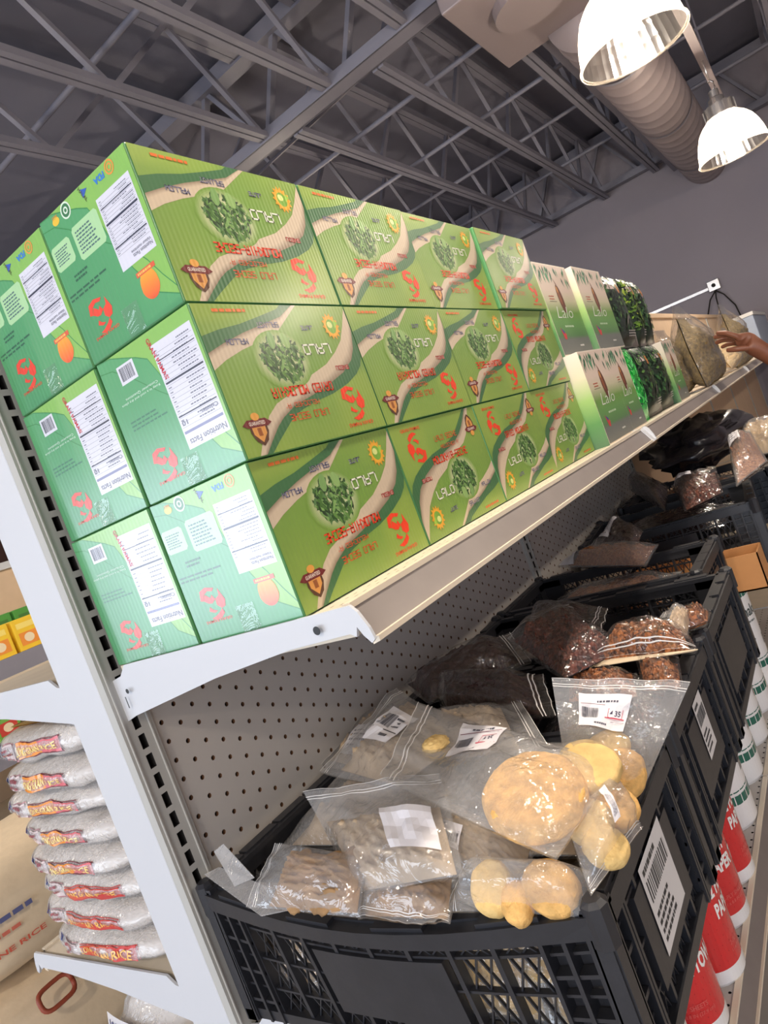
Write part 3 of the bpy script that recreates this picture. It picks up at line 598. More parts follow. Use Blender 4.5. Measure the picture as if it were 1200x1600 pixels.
        p.rect(.70*W_, .285*H_, .89*W_, .315*H_, rgb(226, 92, 52), 2.5); p.lines(.715*W_, .288*H_, .875*W_, .312*H_, 1, rgb(250, 190, 90), rnd, 3, .6)
        red_bird(p, .265*W_, .245*H_, .036); p.text('GRAN PAMAS', .12*W_, .115*H_, .39*W_, .135*H_, RED, 2.5, .01, True)
    else:
        nutri(.57, .21, .975, .91, True)
        R(.18, .79, .365, .915, rgb(226, 226, 236), 1.5); p.barcode(.20*W_, .81*H_, .345*W_, .90*H_, rnd, 2.2, rgb(52, 52, 70), True)
        if True:
            p.textv("GRAN PAMAS'", (.545*W_, .955*H_), (.055*W_, -.29*H_), (.034*W_, .012*H_), rgb(206, 26, 52), 3, .02)
        p.text('Keep in a cool and dry place', .10*W_, .665*H_, .53*W_, .685*H_, rgb(222, 240, 226), 2, .0, True); p.text('Consumer Questions', .16*W_, .69*H_, .52*W_, .71*H_, rgb(222, 240, 226), 2, .0, True)
        p.lines(.12*W_, .48*H_, .52*W_, .56*H_, 3, rgb(46, 116, 80), rnd, 2, .4)
        red_bird(p, .31*W_, .20*H_, .036); p.text('GRAN PAMAS', .17*W_, .085*H_, .45*W_, .105*H_, RED, 2.5, .01, True)
    me = p.mb.mesh('end_print', ['carton_end_print'], color=True); return me
FP = [front_print(0), front_print(1)]; EP = [end_print(0), end_print(1)]
mat('carton_green', rgb(84, 146, 88), .38, coat=.2); mat('board_edge', rgb(168, 138, 100), .8)
c = MB(); c.box(-CD/2+.0002, CD/2-.0002, -CW/2+.0002, CW/2-.0002, -CH/2+.0003, CH/2-.0003); CB = c.mesh('body', ['carton_green'])
def tape_mesh(seed):    # clear tape over the bottom flap seam, folded up the end
    def fn(u, v):
        x = (u-.5)*.026; z = -CH/2+.0015+v*.028; return (x, -CD*0-CW/2-.0012-.0010*abs(noise.noise(V((u*6+seed, v*6, 0)))), z)
    c = MB(); c.grid(fn, 10, 12); return c.mesh('clear_tape', ['tape_film'], smooth=True)
TP = [tape_mesh(1), tape_mesh(4)]
col_n = ['first carton from the shelf end', 'second carton from the shelf end', 'third carton from the shelf end', 'fourth carton from the shelf end']
row_n = ['bottom row', 'middle row', 'top row']
upright = {(0, 1), (0, 2), (0, 3), (1, 3)}; english = {(1, 0), (1, 1), (0, 2), (1, 3)}
rnd = random.Random(3)
def carton(k, i, j):
    inv = (k, i) not in upright
    lb = (f'green {"upside-down" if inv else "upright"} leaf-print carton in the {row_n[k]}, {col_n[i]}' if j == 0 else f'green carton in the {row_n[k]} behind the first carton, half hidden by the upright')
    jx = (rnd.random()-.5)*.004+(.004 if k == 2 and i == 3 else 0); jy = (rnd.random()-.5)*.002
    t = thing('leaf_carton', lb, 'carton', (-CD/2-j*(CD+.0006)+jx-(.002 if j else 0), CW/2+i*(CW+.0006)+jy, 1.4005+k*CH), group='stacked green leaf cartons')
    h = bpy.data.objects.new  # noqa
    bo = link('body', CB, t, (0, 0, CH/2)); bevel(bo, .0022, 2)
    if j == 0:
        fp = link('front_print', FP[1 if (k, i) in english else 0], bo, (CD/2, 0, 0))
        if inv: fp.rotation_euler = (math.pi, 0, 0)
    if i == 0:
        kind = {(2, 0): 0, (2, 1): 0, (1, 0): 1, (1, 1): 1, (0, 0): 0, (0, 1): 1}[(k, j)]
        link('end_print', EP[kind], bo, (0, -CW/2, 0))
        part(link('clear_tape', TP[(k+j) % 2], bo, (.006, 0, 0)), 'clear tape over the carton seam')
for k in range(3):
    for i in range(4): carton(k, i, 0)
    carton(k, 0, 1)

BAGQ={
'B1':[[-0.042, 0.063, 1.2], [-0.092, 0.235, 1.205], [0.192, 0.112, 1.17], [0.173, -0.016, 1.165]],
'B2':[[-0.203, 0.101, 1.17], [0.019, 0.083, 1.19], [0.081, -0.017, 1.15], [-0.046, -0.022, 1.13]],
'B3':[[-0.178, -0.048, 1.135], [-0.178, 0.015, 1.165], [-0.041, 0.003, 1.16], [-0.031, -0.043, 1.13]],
'B4':[[-0.263, 0.194, 1.15], [-0.238, 0.388, 1.18], [-0.026, 0.231, 1.16], [-0.088, 0.131, 1.15]],
'B4b':[[-0.341, 0.265, 1.13], [-0.339, 0.451, 1.14], [-0.173, 0.354, 1.14], [-0.174, 0.202, 1.13]],
'B5':[[0.01, 0.31, 1.16], [0.085, 0.2, 1.15], [-0.068, 0.203, 1.14], [-0.138, 0.327, 1.16]],
'B6':[[-0.005, 0.03, 1.155], [-0.009, 0.104, 1.17], [0.117, 0.056, 1.15], [0.122, -0.009, 1.13]],
'B7':[[0.047, -0.019, 1.125], [0.053, 0.023, 1.14], [0.18, 0.02, 1.14], [0.179, -0.011, 1.12]],
'B8':[[0.187, -0.005, 1.13], [0.209, 0.084, 1.13], [0.174, 0.132, 1.15], [0.161, 0.039, 1.16]],
'B10':[[0.062, -0.034, 1.125], [-0.041, -0.037, 1.125], [-0.08, 0.025, 1.13], [0.046, 0.023, 1.14]],
'H1':[[-0.134, 0.614, 1.17], [-0.055, 0.502, 1.15], [-0.22, 0.429, 1.13], [-0.297, 0.482, 1.15]],
'H2':[[-0.101, 0.53, 1.18], [-0.022, 0.64, 1.18], [0.113, 0.473, 1.15], [0.038, 0.391, 1.15]],
'H3':[[0.023, 0.373, 1.17], [0.066, 0.281, 1.15], [-0.157, 0.36, 1.13], [-0.193, 0.456, 1.17]],
'H4':[[0.058, 0.448, 1.15], [0.212, 0.428, 1.15], [0.18, 0.527, 1.15], [0.07, 0.542, 1.16]],
'H5':[[0.121, 0.458, 1.15], [0.181, 0.447, 1.14], [0.194, 0.376, 1.13], [0.144, 0.381, 1.13]],
'H6':[[0.013, 0.453, 1.14], [0.123, 0.437, 1.14], [0.142, 0.373, 1.13], [0.032, 0.384, 1.13]],
'H7':[[0.033, 0.663, 1.16], [0.041, 0.581, 1.15], [-0.138, 0.675, 1.14], [-0.153, 0.806, 1.16]],
'H8':[[0.126, 0.515, 1.16], [0.142, 0.602, 1.16], [0.181, 0.579, 1.15], [0.183, 0.514, 1.14]],
'H9':[[0.151, 0.621, 1.14], [0.199, 0.624, 1.14], [0.205, 0.566, 1.14], [0.172, 0.544, 1.14]],
'K1':[[-0.269, 1.234, 1.13], [-0.221, 1.277, 1.15], [0.017, 1.156, 1.14], [0.014, 1.015, 1.13]],
'K2':[[-0.173, 1.266, 1.15], [-0.138, 1.435, 1.18], [-0.033, 1.25, 1.16], [-0.019, 1.1, 1.15]],
'F1':[[-0.253, 2.019, 1.17], [-0.198, 2.021, 1.2], [-0.053, 1.736, 1.18], [-0.012, 1.431, 1.16]],
'F2':[[-0.04, 1.717, 1.18], [0.121, 1.55, 1.22], [0.146, 1.367, 1.18], [0.049, 1.358, 1.16]],
'F3':[[0.099, 2.068, 1.22], [0.174, 1.98, 1.25], [0.241, 1.541, 1.2], [0.171, 1.408, 1.18]],
'B9':[[.112, .21, 1.225], [.239, .255, 1.181], [.187, .150, 1.118], [.121, .150, 1.150]],}

# ================================================================== RETAIL PACKS AFTER THE CARTONS
def retail_print(design, W_, H_):
    rnd = random.Random(20+design); P = lambda a, bb, l: (.0003+.00012*l, a-W_/2, bb); p = Pr(P)
    g = lambda a, b_, f: (*[a[i]*(1-f)+b_[i]*f for i in range(3)], 1)
    if design == 0:
        C0, C1, C2, C3 = rgb(226, 206, 190), rgb(206, 200, 168), rgb(112, 156, 72), rgb(112, 116, 112)
        st = [(0, C3), (.16, C3), (.2, rgb(88, 132, 82)), (.36, rgb(104, 156, 84)), (.46, C2), (.6, C1), (.72, C0), (1, C0)]
        for (v0, c0), (v1, c1) in zip(st[:-1], st[1:]): p.poly([(0, v0*H_), (W_, v0*H_), (W_, v1*H_), (0, v1*H_)], [c0, c0, c1, c1], 0)
        for k in range(26):     # hanging leaves at the top
            a = rnd.random()*W_; bb = H_*(1-.22*rnd.random()*(abs(a/W_-.5)*1.5+.25)); L_ = .018+.012*rnd.random(); an = -math.pi/2+(rnd.random()-.5)*1.1
            p.poly([(a+math.cos(an)*q*L_-math.sin(an)*z*L_*.35, min(H_, bb+math.sin(an)*q*L_+math.cos(an)*z*L_*.35)) for q, z in ((0, 0), (.35, -.5), (1, 0), (.35, .5))], [rgb(40, 110, 74), rgb(84, 150, 110), rgb(30, 84, 60)][k % 3], 1+.02*k)
        cx, cy = .5*W_, .62*H_
        p.ell(cx, cy, .017, .034, rgb(106, 56, 40), 2, 18, .12); p.ell(cx-.004, cy+.006, .007, .020, rgb(150, 88, 56), 2.3, 14, .12); p.ell(cx-.006, cy+.022, .006, .008, rgb(206, 146, 84), 2.5, 10); p.poly([(cx-.004, cy+.032), (cx-.012, cy+.050), (cx+.002, cy+.034)], rgb(120, 70, 50), 2.4)
        p.lines(.14*W_, .60*H_, .32*W_, .66*H_, 2, rgb(190, 84, 60), rnd, 2, .4); p.rect(.12*W_, .585*H_, .34*W_, .59*H_, rgb(70, 60, 50), 2)
        p.textv('Lalo', (.20*W_, .40*H_), (.50*W_, .0*H_), (.06*W_, .13*H_), rgb(220, 226, 214), 3, -.01)
        p.lines(.32*W_, .29*H_, .7*W_, .325*H_, 1, rgb(190, 214, 180), rnd, 2, .6); p.lines(.6*W_, .07*H_, .76*W_, .1*H_, 1, rgb(220, 220, 216), rnd, 2, .6)
        p.poly([(.14*W_, .30*H_), (.27*W_, .22*H_), (.24*W_, .16*H_), (.18*W_, .17*H_)], rgb(206, 60, 62), 2); p.poly([(.15*W_, .29*H_), (.24*W_, .25*H_), (.21*W_, .22*H_)], rgb(60, 70, 150), 2.3)
    else:
        dk = [rgb(26, 48, 32), rgb(40, 84, 48), rgb(58, 108, 56), rgb(30, 60, 38), rgb(94, 140, 66)] if design == 1 else ([rgb(52, 84, 34), rgb(110, 150, 40), rgb(84, 120, 40), rgb(40, 60, 34), rgb(150, 170, 60)] if design == 2 else [rgb(40, 190, 70), rgb(60, 220, 90), rgb(24, 110, 60), rgb(20, 84, 56), rgb(120, 240, 140)])
        pass
        for k in range(170):
            a, bb = rnd.random()*W_, H_*(.22+.78*rnd.random()); L_ = .012+.016*rnd.random(); an = rnd.random()*6.3
            p.poly([(min(W_, max(0, a+math.cos(an)*q*L_-math.sin(an)*z*L_*.4)), min(H_, max(0, bb+math.sin(an)*q*L_+math.cos(an)*z*L_*.4))) for q, z in ((-.5, 0), (0, -.5), (.5, 0), (0, .5))], dk[rnd.randrange(5)], 1+.004*k)
        st = [(0, rgb(120, 112, 110)), (.2, rgb(140, 134, 130)), (.42, rgb(60, 78, 60))]
        if design != 3:
            p.poly([(.25*W_, 0), (W_, 0), (.95*W_, .16*H_), (.62*W_, .46*H_), (.45*W_, .3*H_)], [rgb(120, 112, 110)]*2+[rgb(150, 144, 140)]*2+[rgb(130, 126, 120)], 2)
            p.rect(.18*W_, .78*H_, .42*W_, .85*H_, rgb(210, 190, 184), 2.4); p.ell(.55*W_, .79*H_, .011, .014, rgb(206, 120, 50), 2.4)
            p.lines(.45*W_, .12*H_, .85*W_, .22*H_, 3, rgb(210, 206, 200), rnd, 2.6, .4)
        else: p.rect(.1*W_, .3*H_, .22*W_, .95*H_, rgb(220, 236, 224), 2.2)
    return p.mb.mesh('front_print', ['flat_print'], color=True)
mat('pack_blue', rgb(170, 184, 206), .5); mat('pack_white', rgb(236, 222, 206), .45); mat('pack_green', rgb(150, 206, 92), .4); mat('pack_dark', rgb(36, 52, 40), .3); mat('pack_bright', rgb(40, 190, 80), .25)
def retail(y0, y1, z0, h, x, design, lb, dep=.09, side=True):
    W_ = y1-y0-.004; t = thing('retail_box' if design == 0 else 'leaf_pouch', lb, 'box' if design == 0 else 'pouch', (x-dep/2, (y0+y1)/2, z0), group='retail packs beyond the cartons')
    if design == 0:
        c = MB(); c.box(-dep/2, dep/2, -W_/2, W_/2, 0, h); o = c.build('body', 'pack_white', t)
        st = [(0, rgb(92, 128, 96)), (.25, rgb(96, 150, 86)), (.5, rgb(160, 196, 116)), (.75, rgb(226, 218, 190)), (1, rgb(238, 226, 212))]; p2 = Pr(lambda a, bb, l: (a, -W_/2-.0004, bb))
        for (v0, c0), (v1, c1) in zip(st[:-1], st[1:]): p2.poly([(-dep/2, v0*h), (dep/2, v0*h), (dep/2, v1*h), (-dep/2, v1*h)], [c0, c0, c1, c1], 0)
        p2.mb.build('side_print', 'flat_print', o, color=True)
    else:
        c = MB(); n = 10
        def fn(s_):
            def f(u, v):
                a = (1-abs(2*u-1)**3)*(1-abs(2*v-1)**4); return (s_*dep/2*(.25+.75*a)+.002*noise.noise(V((u*5, v*5, y0*9))), (u-.5)*W_, v*h)
            return f
        c.grid(fn(1), n, n); c.grid(fn(-1), n, n, flip=True); c.grid(lambda u, v: (dep/2*.25*(1-2*u), -W_/2, v*h), 1, n); c.grid(lambda u, v: (dep/2*.25*(1-2*u), W_/2, v*h), 1, n, flip=True); c.box(-dep*.13, dep*.13, -W_/2, W_/2, h-.004, h)
        o = c.build('pouch_body', 'pack_bright' if design == 3 else 'pack_dark', t, smooth=True, merge=True)
    me = retail_print(design, W_-.003, h-.006)
    if design:
        for v in me.vertices:
            u, w_ = v.co.y/W_+.5, v.co.z/h; a = (1-abs(2*u-1)**3)*(1-abs(2*w_-1)**4); v.co.x += dep/2*(.25+.75*max(0, a))-dep/2+.003
    link('front_print', me, o, (dep/2, 0, .003))
retail(1.012, 1.240, 1.4, .208, .030, 0, 'white and green tea box in the lower row touching the cartons')
retail(1.242, 1.410, 1.4, .208, .026, 0, 'white and green tea box second in the lower row')
retail(1.415, 1.560, 1.4, .205, .020, 3, 'bright shiny green pouch in the lower row', .05)
retail(1.565, 1.780, 1.4, .205, .018, 1, 'dark green leaf-print pouch right of the bright green one', .07)
retail(1.785, 1.985, 1.4, .205, .016, 1, 'dark grey-green pouch before the last white box', .07)
retail(1.990, 2.170, 1.4, .208, .016, 0, 'last white and green tea box in the lower row')
retail(1.015, 1.245, 1.6085, .212, .004, 0, 'white and green tea box in the upper row touching the cartons')
retail(1.262, 1.515, 1.6085, .212, .014, 0, 'white and green tea box in the upper row with its green side showing')
retail(1.525, 1.830, 1.6085, .222, .006, 1, 'large dark green leaf-print pouch in the upper row', .07)
retail(1.835, 1.960, 1.6085, .225, .002, 2, 'yellow-green leaf-print pouch in the upper row', .07)
retail(1.965, 2.120, 1.6085, .225, -.002, 1, 'last dark pouch in the upper row', .07)

# ================================================================== CRATES
def crate(name, label, x0, x1, y0, y1, z0, H, yaw=0, bow=0, coarse=False):
    cx, cy = (x0+x1)/2, (y0+y1)/2; W_, D_ = x1-x0, y1-y0
    t = thing('plastic_crate', label, 'crate', (cx, cy, z0), (0, 0, yaw), group='black plastic produce crates')
    hw, hd = W_/2, D_/2; th = .016
    def wall(nm, P, Lw, bow_=0, solid=(.28, .72), sag=0):
        c = MB()
        def Q(a, b_, d):    # a along (0..Lw), b up, d outwards
            s_ = math.sin(math.pi*min(1, max(0, a/Lw))); return P(a, b_-sag*s_*(b_/H), d+bow_*s_*(b_/H))
        def bx(a0, a1, b0, b1, d0, d1, n=1):
            for k in range(n): c.box(a0+(a1-a0)*k/n, a0+(a1-a0)*(k+1)/n, b0, b1, d0, d1, P=Q)
        def diag(a0, b0, a1, b1, w_, d0, d1):
            dx, dy = a1-a0, b1-b0; l_ = math.hypot(dx, dy); nx, ny = -dy/l_*w_/2, dx/l_*w_/2
            c.prism([(a0+nx, b0+ny), (a1+nx, b1+ny), (a1-nx, b1-ny), (a0-nx, b0-ny)], d0, d1, Q)
        n = 10 if bow_ else 1
        bx(0, Lw, H-.020, H, -.008, .012, n); bx(0, Lw, H-.004, H+.003, -.012, -.002, n)       # rim and its lip
        for k in range(4): bx(Lw*(.08+.23*k), Lw*(.08+.23*k)+.06, H, H+.005, -.006, .009)  # raised rim segments
        bx(0, Lw, 0, .014, -.006, .008, n)
        cp = .065 if Lw > .35 else .05; sp_ = Lw-2*cp; pa0, pa1 = cp+sp_*solid[0], cp+sp_*solid[1]
        bx(.02, Lw-.02, H*.78-.0015, H*.78+.0015, -.003, .004, n)
        for f_ in (.27, .53): bx(.02, pa0, H*f_-.0015, H*f_+.0015, -.003, .004, 3 if bow_ else 1); bx(pa1, Lw-.02, H*f_-.0015, H*f_+.0015, -.003, .004, 3 if bow_ else 1)
        cp = .065 if Lw > .35 else .05
        for s0, s1 in ((0, .006), (.018, .022), (.040, .044), (cp-.004, cp)):      # corner columns
            bx(s0, s1, 0, H, -.006, .010); bx(Lw-s1, Lw-s0, 0, H, -.006, .010)
        bx(0, cp, 0, H, -.008, -.004); bx(Lw-cp, Lw, 0, H, -.008, -.004)
        for f_ in (.15, .4, .65): bx(.004, cp, H*f_, H*f_+.004, -.004, .008); bx(Lw-cp, Lw-.004, H*f_, H*f_+.004, -.004, .008)
        nv = 8 if Lw > .35 else 5; span = Lw-2*cp
        for k in range(nv+1):
            a = cp+span*k/nv
            if pa0-.004 < a < pa1+.004: bx(a-.0025, a+.0025, .01, H*.22, -.005, .006); bx(a-.0025, a+.0025, H*.76, H-.018, -.005, .006)
            else: bx(a-.0025, a+.0025, .01, H-.018, -.005, .006)
        bx(cp+span*solid[0], cp+span*solid[1], H*.22, H*.76, -.002, .007, 6 if bow_ else 1)
        if not coarse:
            for k in range(nv):
                a = cp+span*k/nv; w_ = span/nv
                for b0, b1 in ((.014, H*.27), (H*.27, H*.53), (H*.53, H*.78), (H*.78, H-.02)):
                    if solid[0]-.02 <= (k+.5)/nv <= solid[1]+.02 and H*.2 < (b0+b1)/2 < H*.77: continue
                    for q in (1/3, 2/3): diag(a+w_*(q-.17), b0, a+w_*(q+.17), b1, .0017, -.0015, .0015); diag(a+w_*(q+.17), b0, a+w_*(q-.17), b1, .0017, -.0015, .0015)
        return c.build(nm, 'black_plastic', t)
    wall('near_end_wall', lambda a, b_, d: (-hw+a, -hd-d+.012, b_), W_, bow, sag=bow*.9)
    wall('far_end_wall', lambda a, b_, d: (hw-a, hd+d-.012, b_), W_)
    wall('outer_side_wall', lambda a, b_, d: (hw+d-.012, -hd+a, b_), D_, solid=(.12, .88))
    wall('inner_side_wall', lambda a, b_, d: (-hw-d+.012, hd-a, b_), D_, solid=(.12, .88))
    c = MB(); c.box(-hw+.006, hw-.006, -hd+.006, hd-.006, .004, .012); c.build('crate_floor', 'black_plastic', t)
    for sx in (-1, 1):
        for sy in (-1, 1): c = MB(); c.lathe([(.012, H-.03), (.012, H+.006), (.008, H+.010)], 8, o=(sx*(hw-.008), sy*(hd-.008), 0)); c.build('corner_stud', 'black_plastic', t)
    return t
CZ, CHH = .9505, .165
c1 = crate('c', 'nearest black plastic crate, holding bags with yellow cakes', -.312, .192, -.012, .272, CZ, CHH, bow=.02)
c2_ = crate('c', 'second black crate, holding dark hibiscus and peppercorn bags', -.312, .192, .284, .560, CZ, CHH)
c3 = crate('c', 'third black crate, with an empty lattice far end', -.312, .192, .574, .900, CZ, CHH)
c4 = crate('c', 'fourth black crate, pushed back behind the third', -.312, .135, .914, 1.185, CZ, CHH)
c5 = crate('c', 'fifth black crate, turned slightly below the black bag', -.30, .17, 1.47, 1.83, CZ, CHH, yaw=.12)
c6 = crate('c', 'farthest black crate under the tan bags', -.29, .20, 1.95, 2.30, CZ, CHH)
# stickers on the long sides
def sticker(y, z, wd, ht, x, rot, seed, lb):
    rnd = random.Random(seed); cr, sr = math.cos(rot), math.sin(rot)
    p = Pr(lambda a, bb, l: (.0004+.0002*l, a*cr-bb*sr, a*sr+bb*cr)); p.rect(-wd/2, -ht/2, wd/2, ht/2, rgb(226, 224, 224), 0)
    p.lines(-wd*.42, -ht*.42, wd*.30, -ht*.04, 4, rgb(40, 40, 44), rnd, 1, .5); p.barcode(-wd*.42, ht*.06, wd*.42, ht*.30, rnd, 1, rgb(30, 30, 34)); p.lines(-wd*.42, ht*.34, wd*.2, ht*.44, 1, rgb(60, 60, 60), rnd, 1, .6)
    t = tag(p.mb.build('sticker', 'flat_print', loc=(x, y, z), color=True), lb, 'sticker')
sticker(.128, 1.042, .085, .085, .1876, 0, 3, 'white printed sticker on the side of the nearest crate'); sticker(.43, 1.05, .05, .075, .1876, 0, 4, 'small white sticker on the side of the second crate')

# ================================================================== CLEAR BAGS
def smooth(a, b_, x): x = max(0, min(1, (x-a)/(b_-a))); return x*x*(3-2*x)
def zip_bag(key, label, fill=.6, T=.035, content='chip', pieces=None, labels=(), mat_film='film', group='zip bags in the crates', seed=1, wr=1.0, zipped=True, cat='bag', lift=0, quad=None, bend=0):
    zl, zr, br, bl = [V(q)+V((0, 0, lift)) for q in (quad or BAGQ[key])]
    o0 = (bl+br)/2; t = thing('zip_bag', label, cat, o0, group=group)
    nrm = ((zr-zl)+(br-bl)).cross((zl-bl)+(zr-br)).normalized()
    if nrm.dot(V((.3, -.5, .8))) < 0: nrm = -nrm
    sc = max((zr-zl).length, (br-bl).length)
    def base(s, t_):
        p = (bl*(1-s)+br*s)*(1-t_)+(zl*(1-s)+zr*s)*t_; return p-o0-V((0, 0, bend*t_*t_))
    def prof(s, t_):
        a = max(0, 1-abs(2*s-1)**3.2); b_ = (1-math.exp(-t_/.07))*(1-smooth(fill-.1, min(1, fill+.3), t_)); return T*a*b_
    def N(s, t_, f, amp): return amp*noise.noise(V((s*f+seed*3.1, t_*f*.8+seed, seed*1.7)))
    def surf(s, t_, side, extra=0):
        s_ = s if True else 0
        e = min(1, 8*min(s, 1-s))*min(1, 10*t_+.2); wv = e*(N(s, t_, 3.2, .010)+N(s, t_, 8, .004)+.007*abs(noise.noise(V((s*6-t_*3+seed, t_*2.5, seed*2)))))*wr*min(1, sc/.12)
        k = prof(s, t_)*(.68 if side > 0 else -.32)+wv*(.75 if side > 0 else .45)+.0012*side+.012*math.sin(3.0*t_+seed)*(t_-.2)*wr*.6
        return base(s, t_)+nrm*(k+extra)
    c = MB(); c.grid(lambda u, v: surf(u, v, 1), 26, 24); c.grid(lambda u, v: surf(u, v, -1), 26, 24, flip=True)
    fo = c.build('film', mat_film, t, smooth=True)
    if zipped:
        c = MB()
        for a, b_ in ((.90, .908), (.925, .933)): c.grid(lambda u, v: surf(u, a+(b_-a)*v, 1, .0012), 24, 2)
        for a, b_ in ((.995, 1.0),): c.grid(lambda u, v: surf(u, a+(b_-a)*v, 1, .0006), 24, 1)
        part(c.build('zip_strip', 'zip_plastic', fo, smooth=True), 'white press seal')
    rnd = random.Random(seed*13+1)
    if content:
        c = MB(); f0 = fill+.06
        def cs(side):
            def fn(u, v):
                s, t_ = .06+.88*u, .03+(f0-.03)*v; e = min(1, 7*min(u, 1-u))*min(1, 7*min(v, 1-v)); k = prof(s, t_)*.80
                bmp = (N(s, t_, 16, .22)+N(s, t_, 34, .14))*T*e
                return base(s, t_)+nrm*((k*(.66 if side > 0 else -.30)+(bmp if side > 0 else 0))*e+.0004*side)
            return fn
        c.grid(cs(1), 40, 34); c.grid(cs(-1), 40, 34, flip=True)
        co = c.build('contents', content, t, smooth=True, merge=True)
    for q in (pieces or ()):
        s, t_, rx, ry, rz, mt, nm, rot = q
        c = MB(); nr = (nrm+V((.10, -.22, .05))).normalized() if nm == 'round_cake' else nrm; ux = ((br-bl)-nr*(br-bl).dot(nr)).normalized(); uy = nr.cross(ux).normalized()
        n_ = (72, 40) if rx > .03 else ((44, 26) if rx > .015 else (14, 10))
        lump(c, base(s, t_)+nrm*(T*.12), rx, ry, rz, .16 if nm != 'round_cake' else .07, seed+s*9+t_*5, rot, n_, 6.0, 0, -1 if nm == 'round_cake' else .9, (ux, uy, nr)); c.build(nm, mt, t, smooth=True)
    for lq in labels:
        s0, t0, s1, t1, kind, rot = lq
        def P(a, b_, l):
            if rot: a, b_ = {1: (b_, 1-a), 2: (1-a, 1-b_), 3: (1-b_, a)}[rot]
            return surf(s0+(s1-s0)*a, t0+(t1-t0)*b_, 1, .0018+.00022*l)
        p = Pr(P); p.mb.grid(lambda u, v: P(u, v, 0), 8, 6, rgb(232, 230, 236))
        if kind == 1:
            p.rect(.04, .70, .96, .715, rgb(120, 60, 80), 1); p.lines(.30, .76, .90, .84, 1, rgb(70, 70, 90), rnd, 1, .7)
            p.barcode(.06, .30, .40, .62, rnd, 1, rgb(60, 60, 74)); p.rect(.04, .235, .96, .245, rgb(110, 60, 90), 1)
            for q in ((.60, .36, .90, .375), (.60, .585, .90, .60), (.60, .36, .61, .60), (.89, .36, .90, .60), (.55, .33, .95, .36)): p.rect(*q, rgb(196, 60, 84), 1)
            p.text('4.35', .64, .41, .86, .55, rgb(60, 50, 80), 2); p.lines(.34, .09, .70, .17, 1, rgb(80, 80, 100), rnd, 2, .7)
        elif kind == 2:
            p.barcode(.06, .42, .52, .80, rnd, 1, rgb(60, 60, 70)); p.rect(.05, .32, .95, .345, rgb(60, 60, 66), 1); p.lines(.55, .45, .9, .78, 3, rgb(70, 70, 80), rnd, 1, .5); p.lines(.5, .12, .9, .24, 1, rgb(80, 80, 90), rnd, 1, .7)
        elif kind == 3:
            p.lines(.1, .2, .9, .8, 4, rgb(110, 110, 126), rnd, 1, .35)
        p.mb.build('label', 'flat_print', fo, color=True)
    return t
CK = 'round_cake'
def chips(n, seed, f=.5, sx=.011, mt='chip'):
    r = random.Random(seed); return [(.15+.7*r.random(), .08+f*r.random(), sx*(1+.6*r.random()), sx*(1.2+1.0*r.random()), sx*.55, mt, 'dried_slice', r.random()*3) for _ in range(n)]
# fillers lower in the nearest crate, seen through the lattice
fq = lambda x, y, z, w_, h_: [[x, y+h_, z+.01], [x+w_, y+h_, z+.01], [x+w_, y, z], [x, y, z]]
zip_bag('', 'bag of pale slices low at the left of the nearest crate', .8, .06, None, chips(16, 2, .7, .014), quad=fq(-.29, .02, 1.01, .15, .2), seed=31)
zip_bag('', 'bag of pale slices low in the middle of the nearest crate', .8, .06, None, chips(16, 3, .7, .014), quad=fq(-.13, .015, 1.015, .15, .2), seed=32)
zip_bag('', 'bag of yellow chunks low at the right of the nearest crate', .8, .06, None, chips(14, 4, .7, .016, 'cake_pale'), quad=fq(.03, .015, 1.015, .14, .2), seed=33)
zip_bag('', 'bag of slices on the crate floor at the left', .8, .05, None, chips(12, 5, .7, .013), quad=fq(-.28, .02, .975, .2, .18), seed=34)
zip_bag('', 'bag of slices on the crate floor at the right', .8, .05, None, chips(12, 6, .7, .013), quad=fq(-.05, .02, .975, .21, .18), seed=35)
zip_bag('', 'brown slice bag filling the back of the nearest crate', .8, .06, 'chip_grey', quad=fq(-.28, .10, 1.098, .26, .16), seed=36)
zip_bag('', 'tan slice bag filling the back right of the nearest crate', .8, .06, 'chip_grey', quad=fq(-.05, .08, 1.10, .21, .18), seed=37)
vq = lambda x, w_, y=.022, z0=.972, h_=.125: [[x, y+.03, z0+h_], [x+w_, y+.03, z0+h_], [x+w_, y, z0], [x, y, z0]]
zip_bag('', 'pale bag pressed against the near lattice at the left', .85, .03, 'chip', quad=vq(-.285, .13), seed=51, zipped=False)
zip_bag('', 'pale bag pressed against the near lattice left of centre', .85, .03, 'chip', quad=vq(-.15, .13), seed=52, zipped=False)
zip_bag('', 'pale bag pressed against the near lattice right of centre', .85, .03, 'cake_pale', quad=vq(-.015, .10), seed=53, zipped=False)
zip_bag('', 'yellowish bag pressed against the near lattice at the right', .85, .03, 'cake_pale', quad=vq(.09, .085), seed=54, zipped=False)
zip_bag('B4b', 'greyish bag with a paper label leaning on the pegboard', .75, .035, 'chip_grey', labels=[(.10, .25, .45, .62, 3, 1)], seed=2)
zip_bag('B4', 'greyish bag with a creased label, in front of the pegboard bag', .7, .04, 'chip_grey', labels=[(.30, .28, .72, .62, 2, 1)], seed=3)
zip_bag('B5', 'clear bag with creased film at the back of the nearest crate', .7, .035, 'chip_grey', seed=4)
zip_bag('B10', 'bag of brown slices at the middle of the near rim', .8, .03, 'chip_brown', chips(26, 8, .6, .0085, 'chip_brown'), seed=5, lift=-.012)
zip_bag('B3', 'small bag of brown slices at the left of the near rim', .75, .03, 'chip_brown', chips(26, 9, .6, .0085, 'chip_brown'), seed=6, lift=-.006)
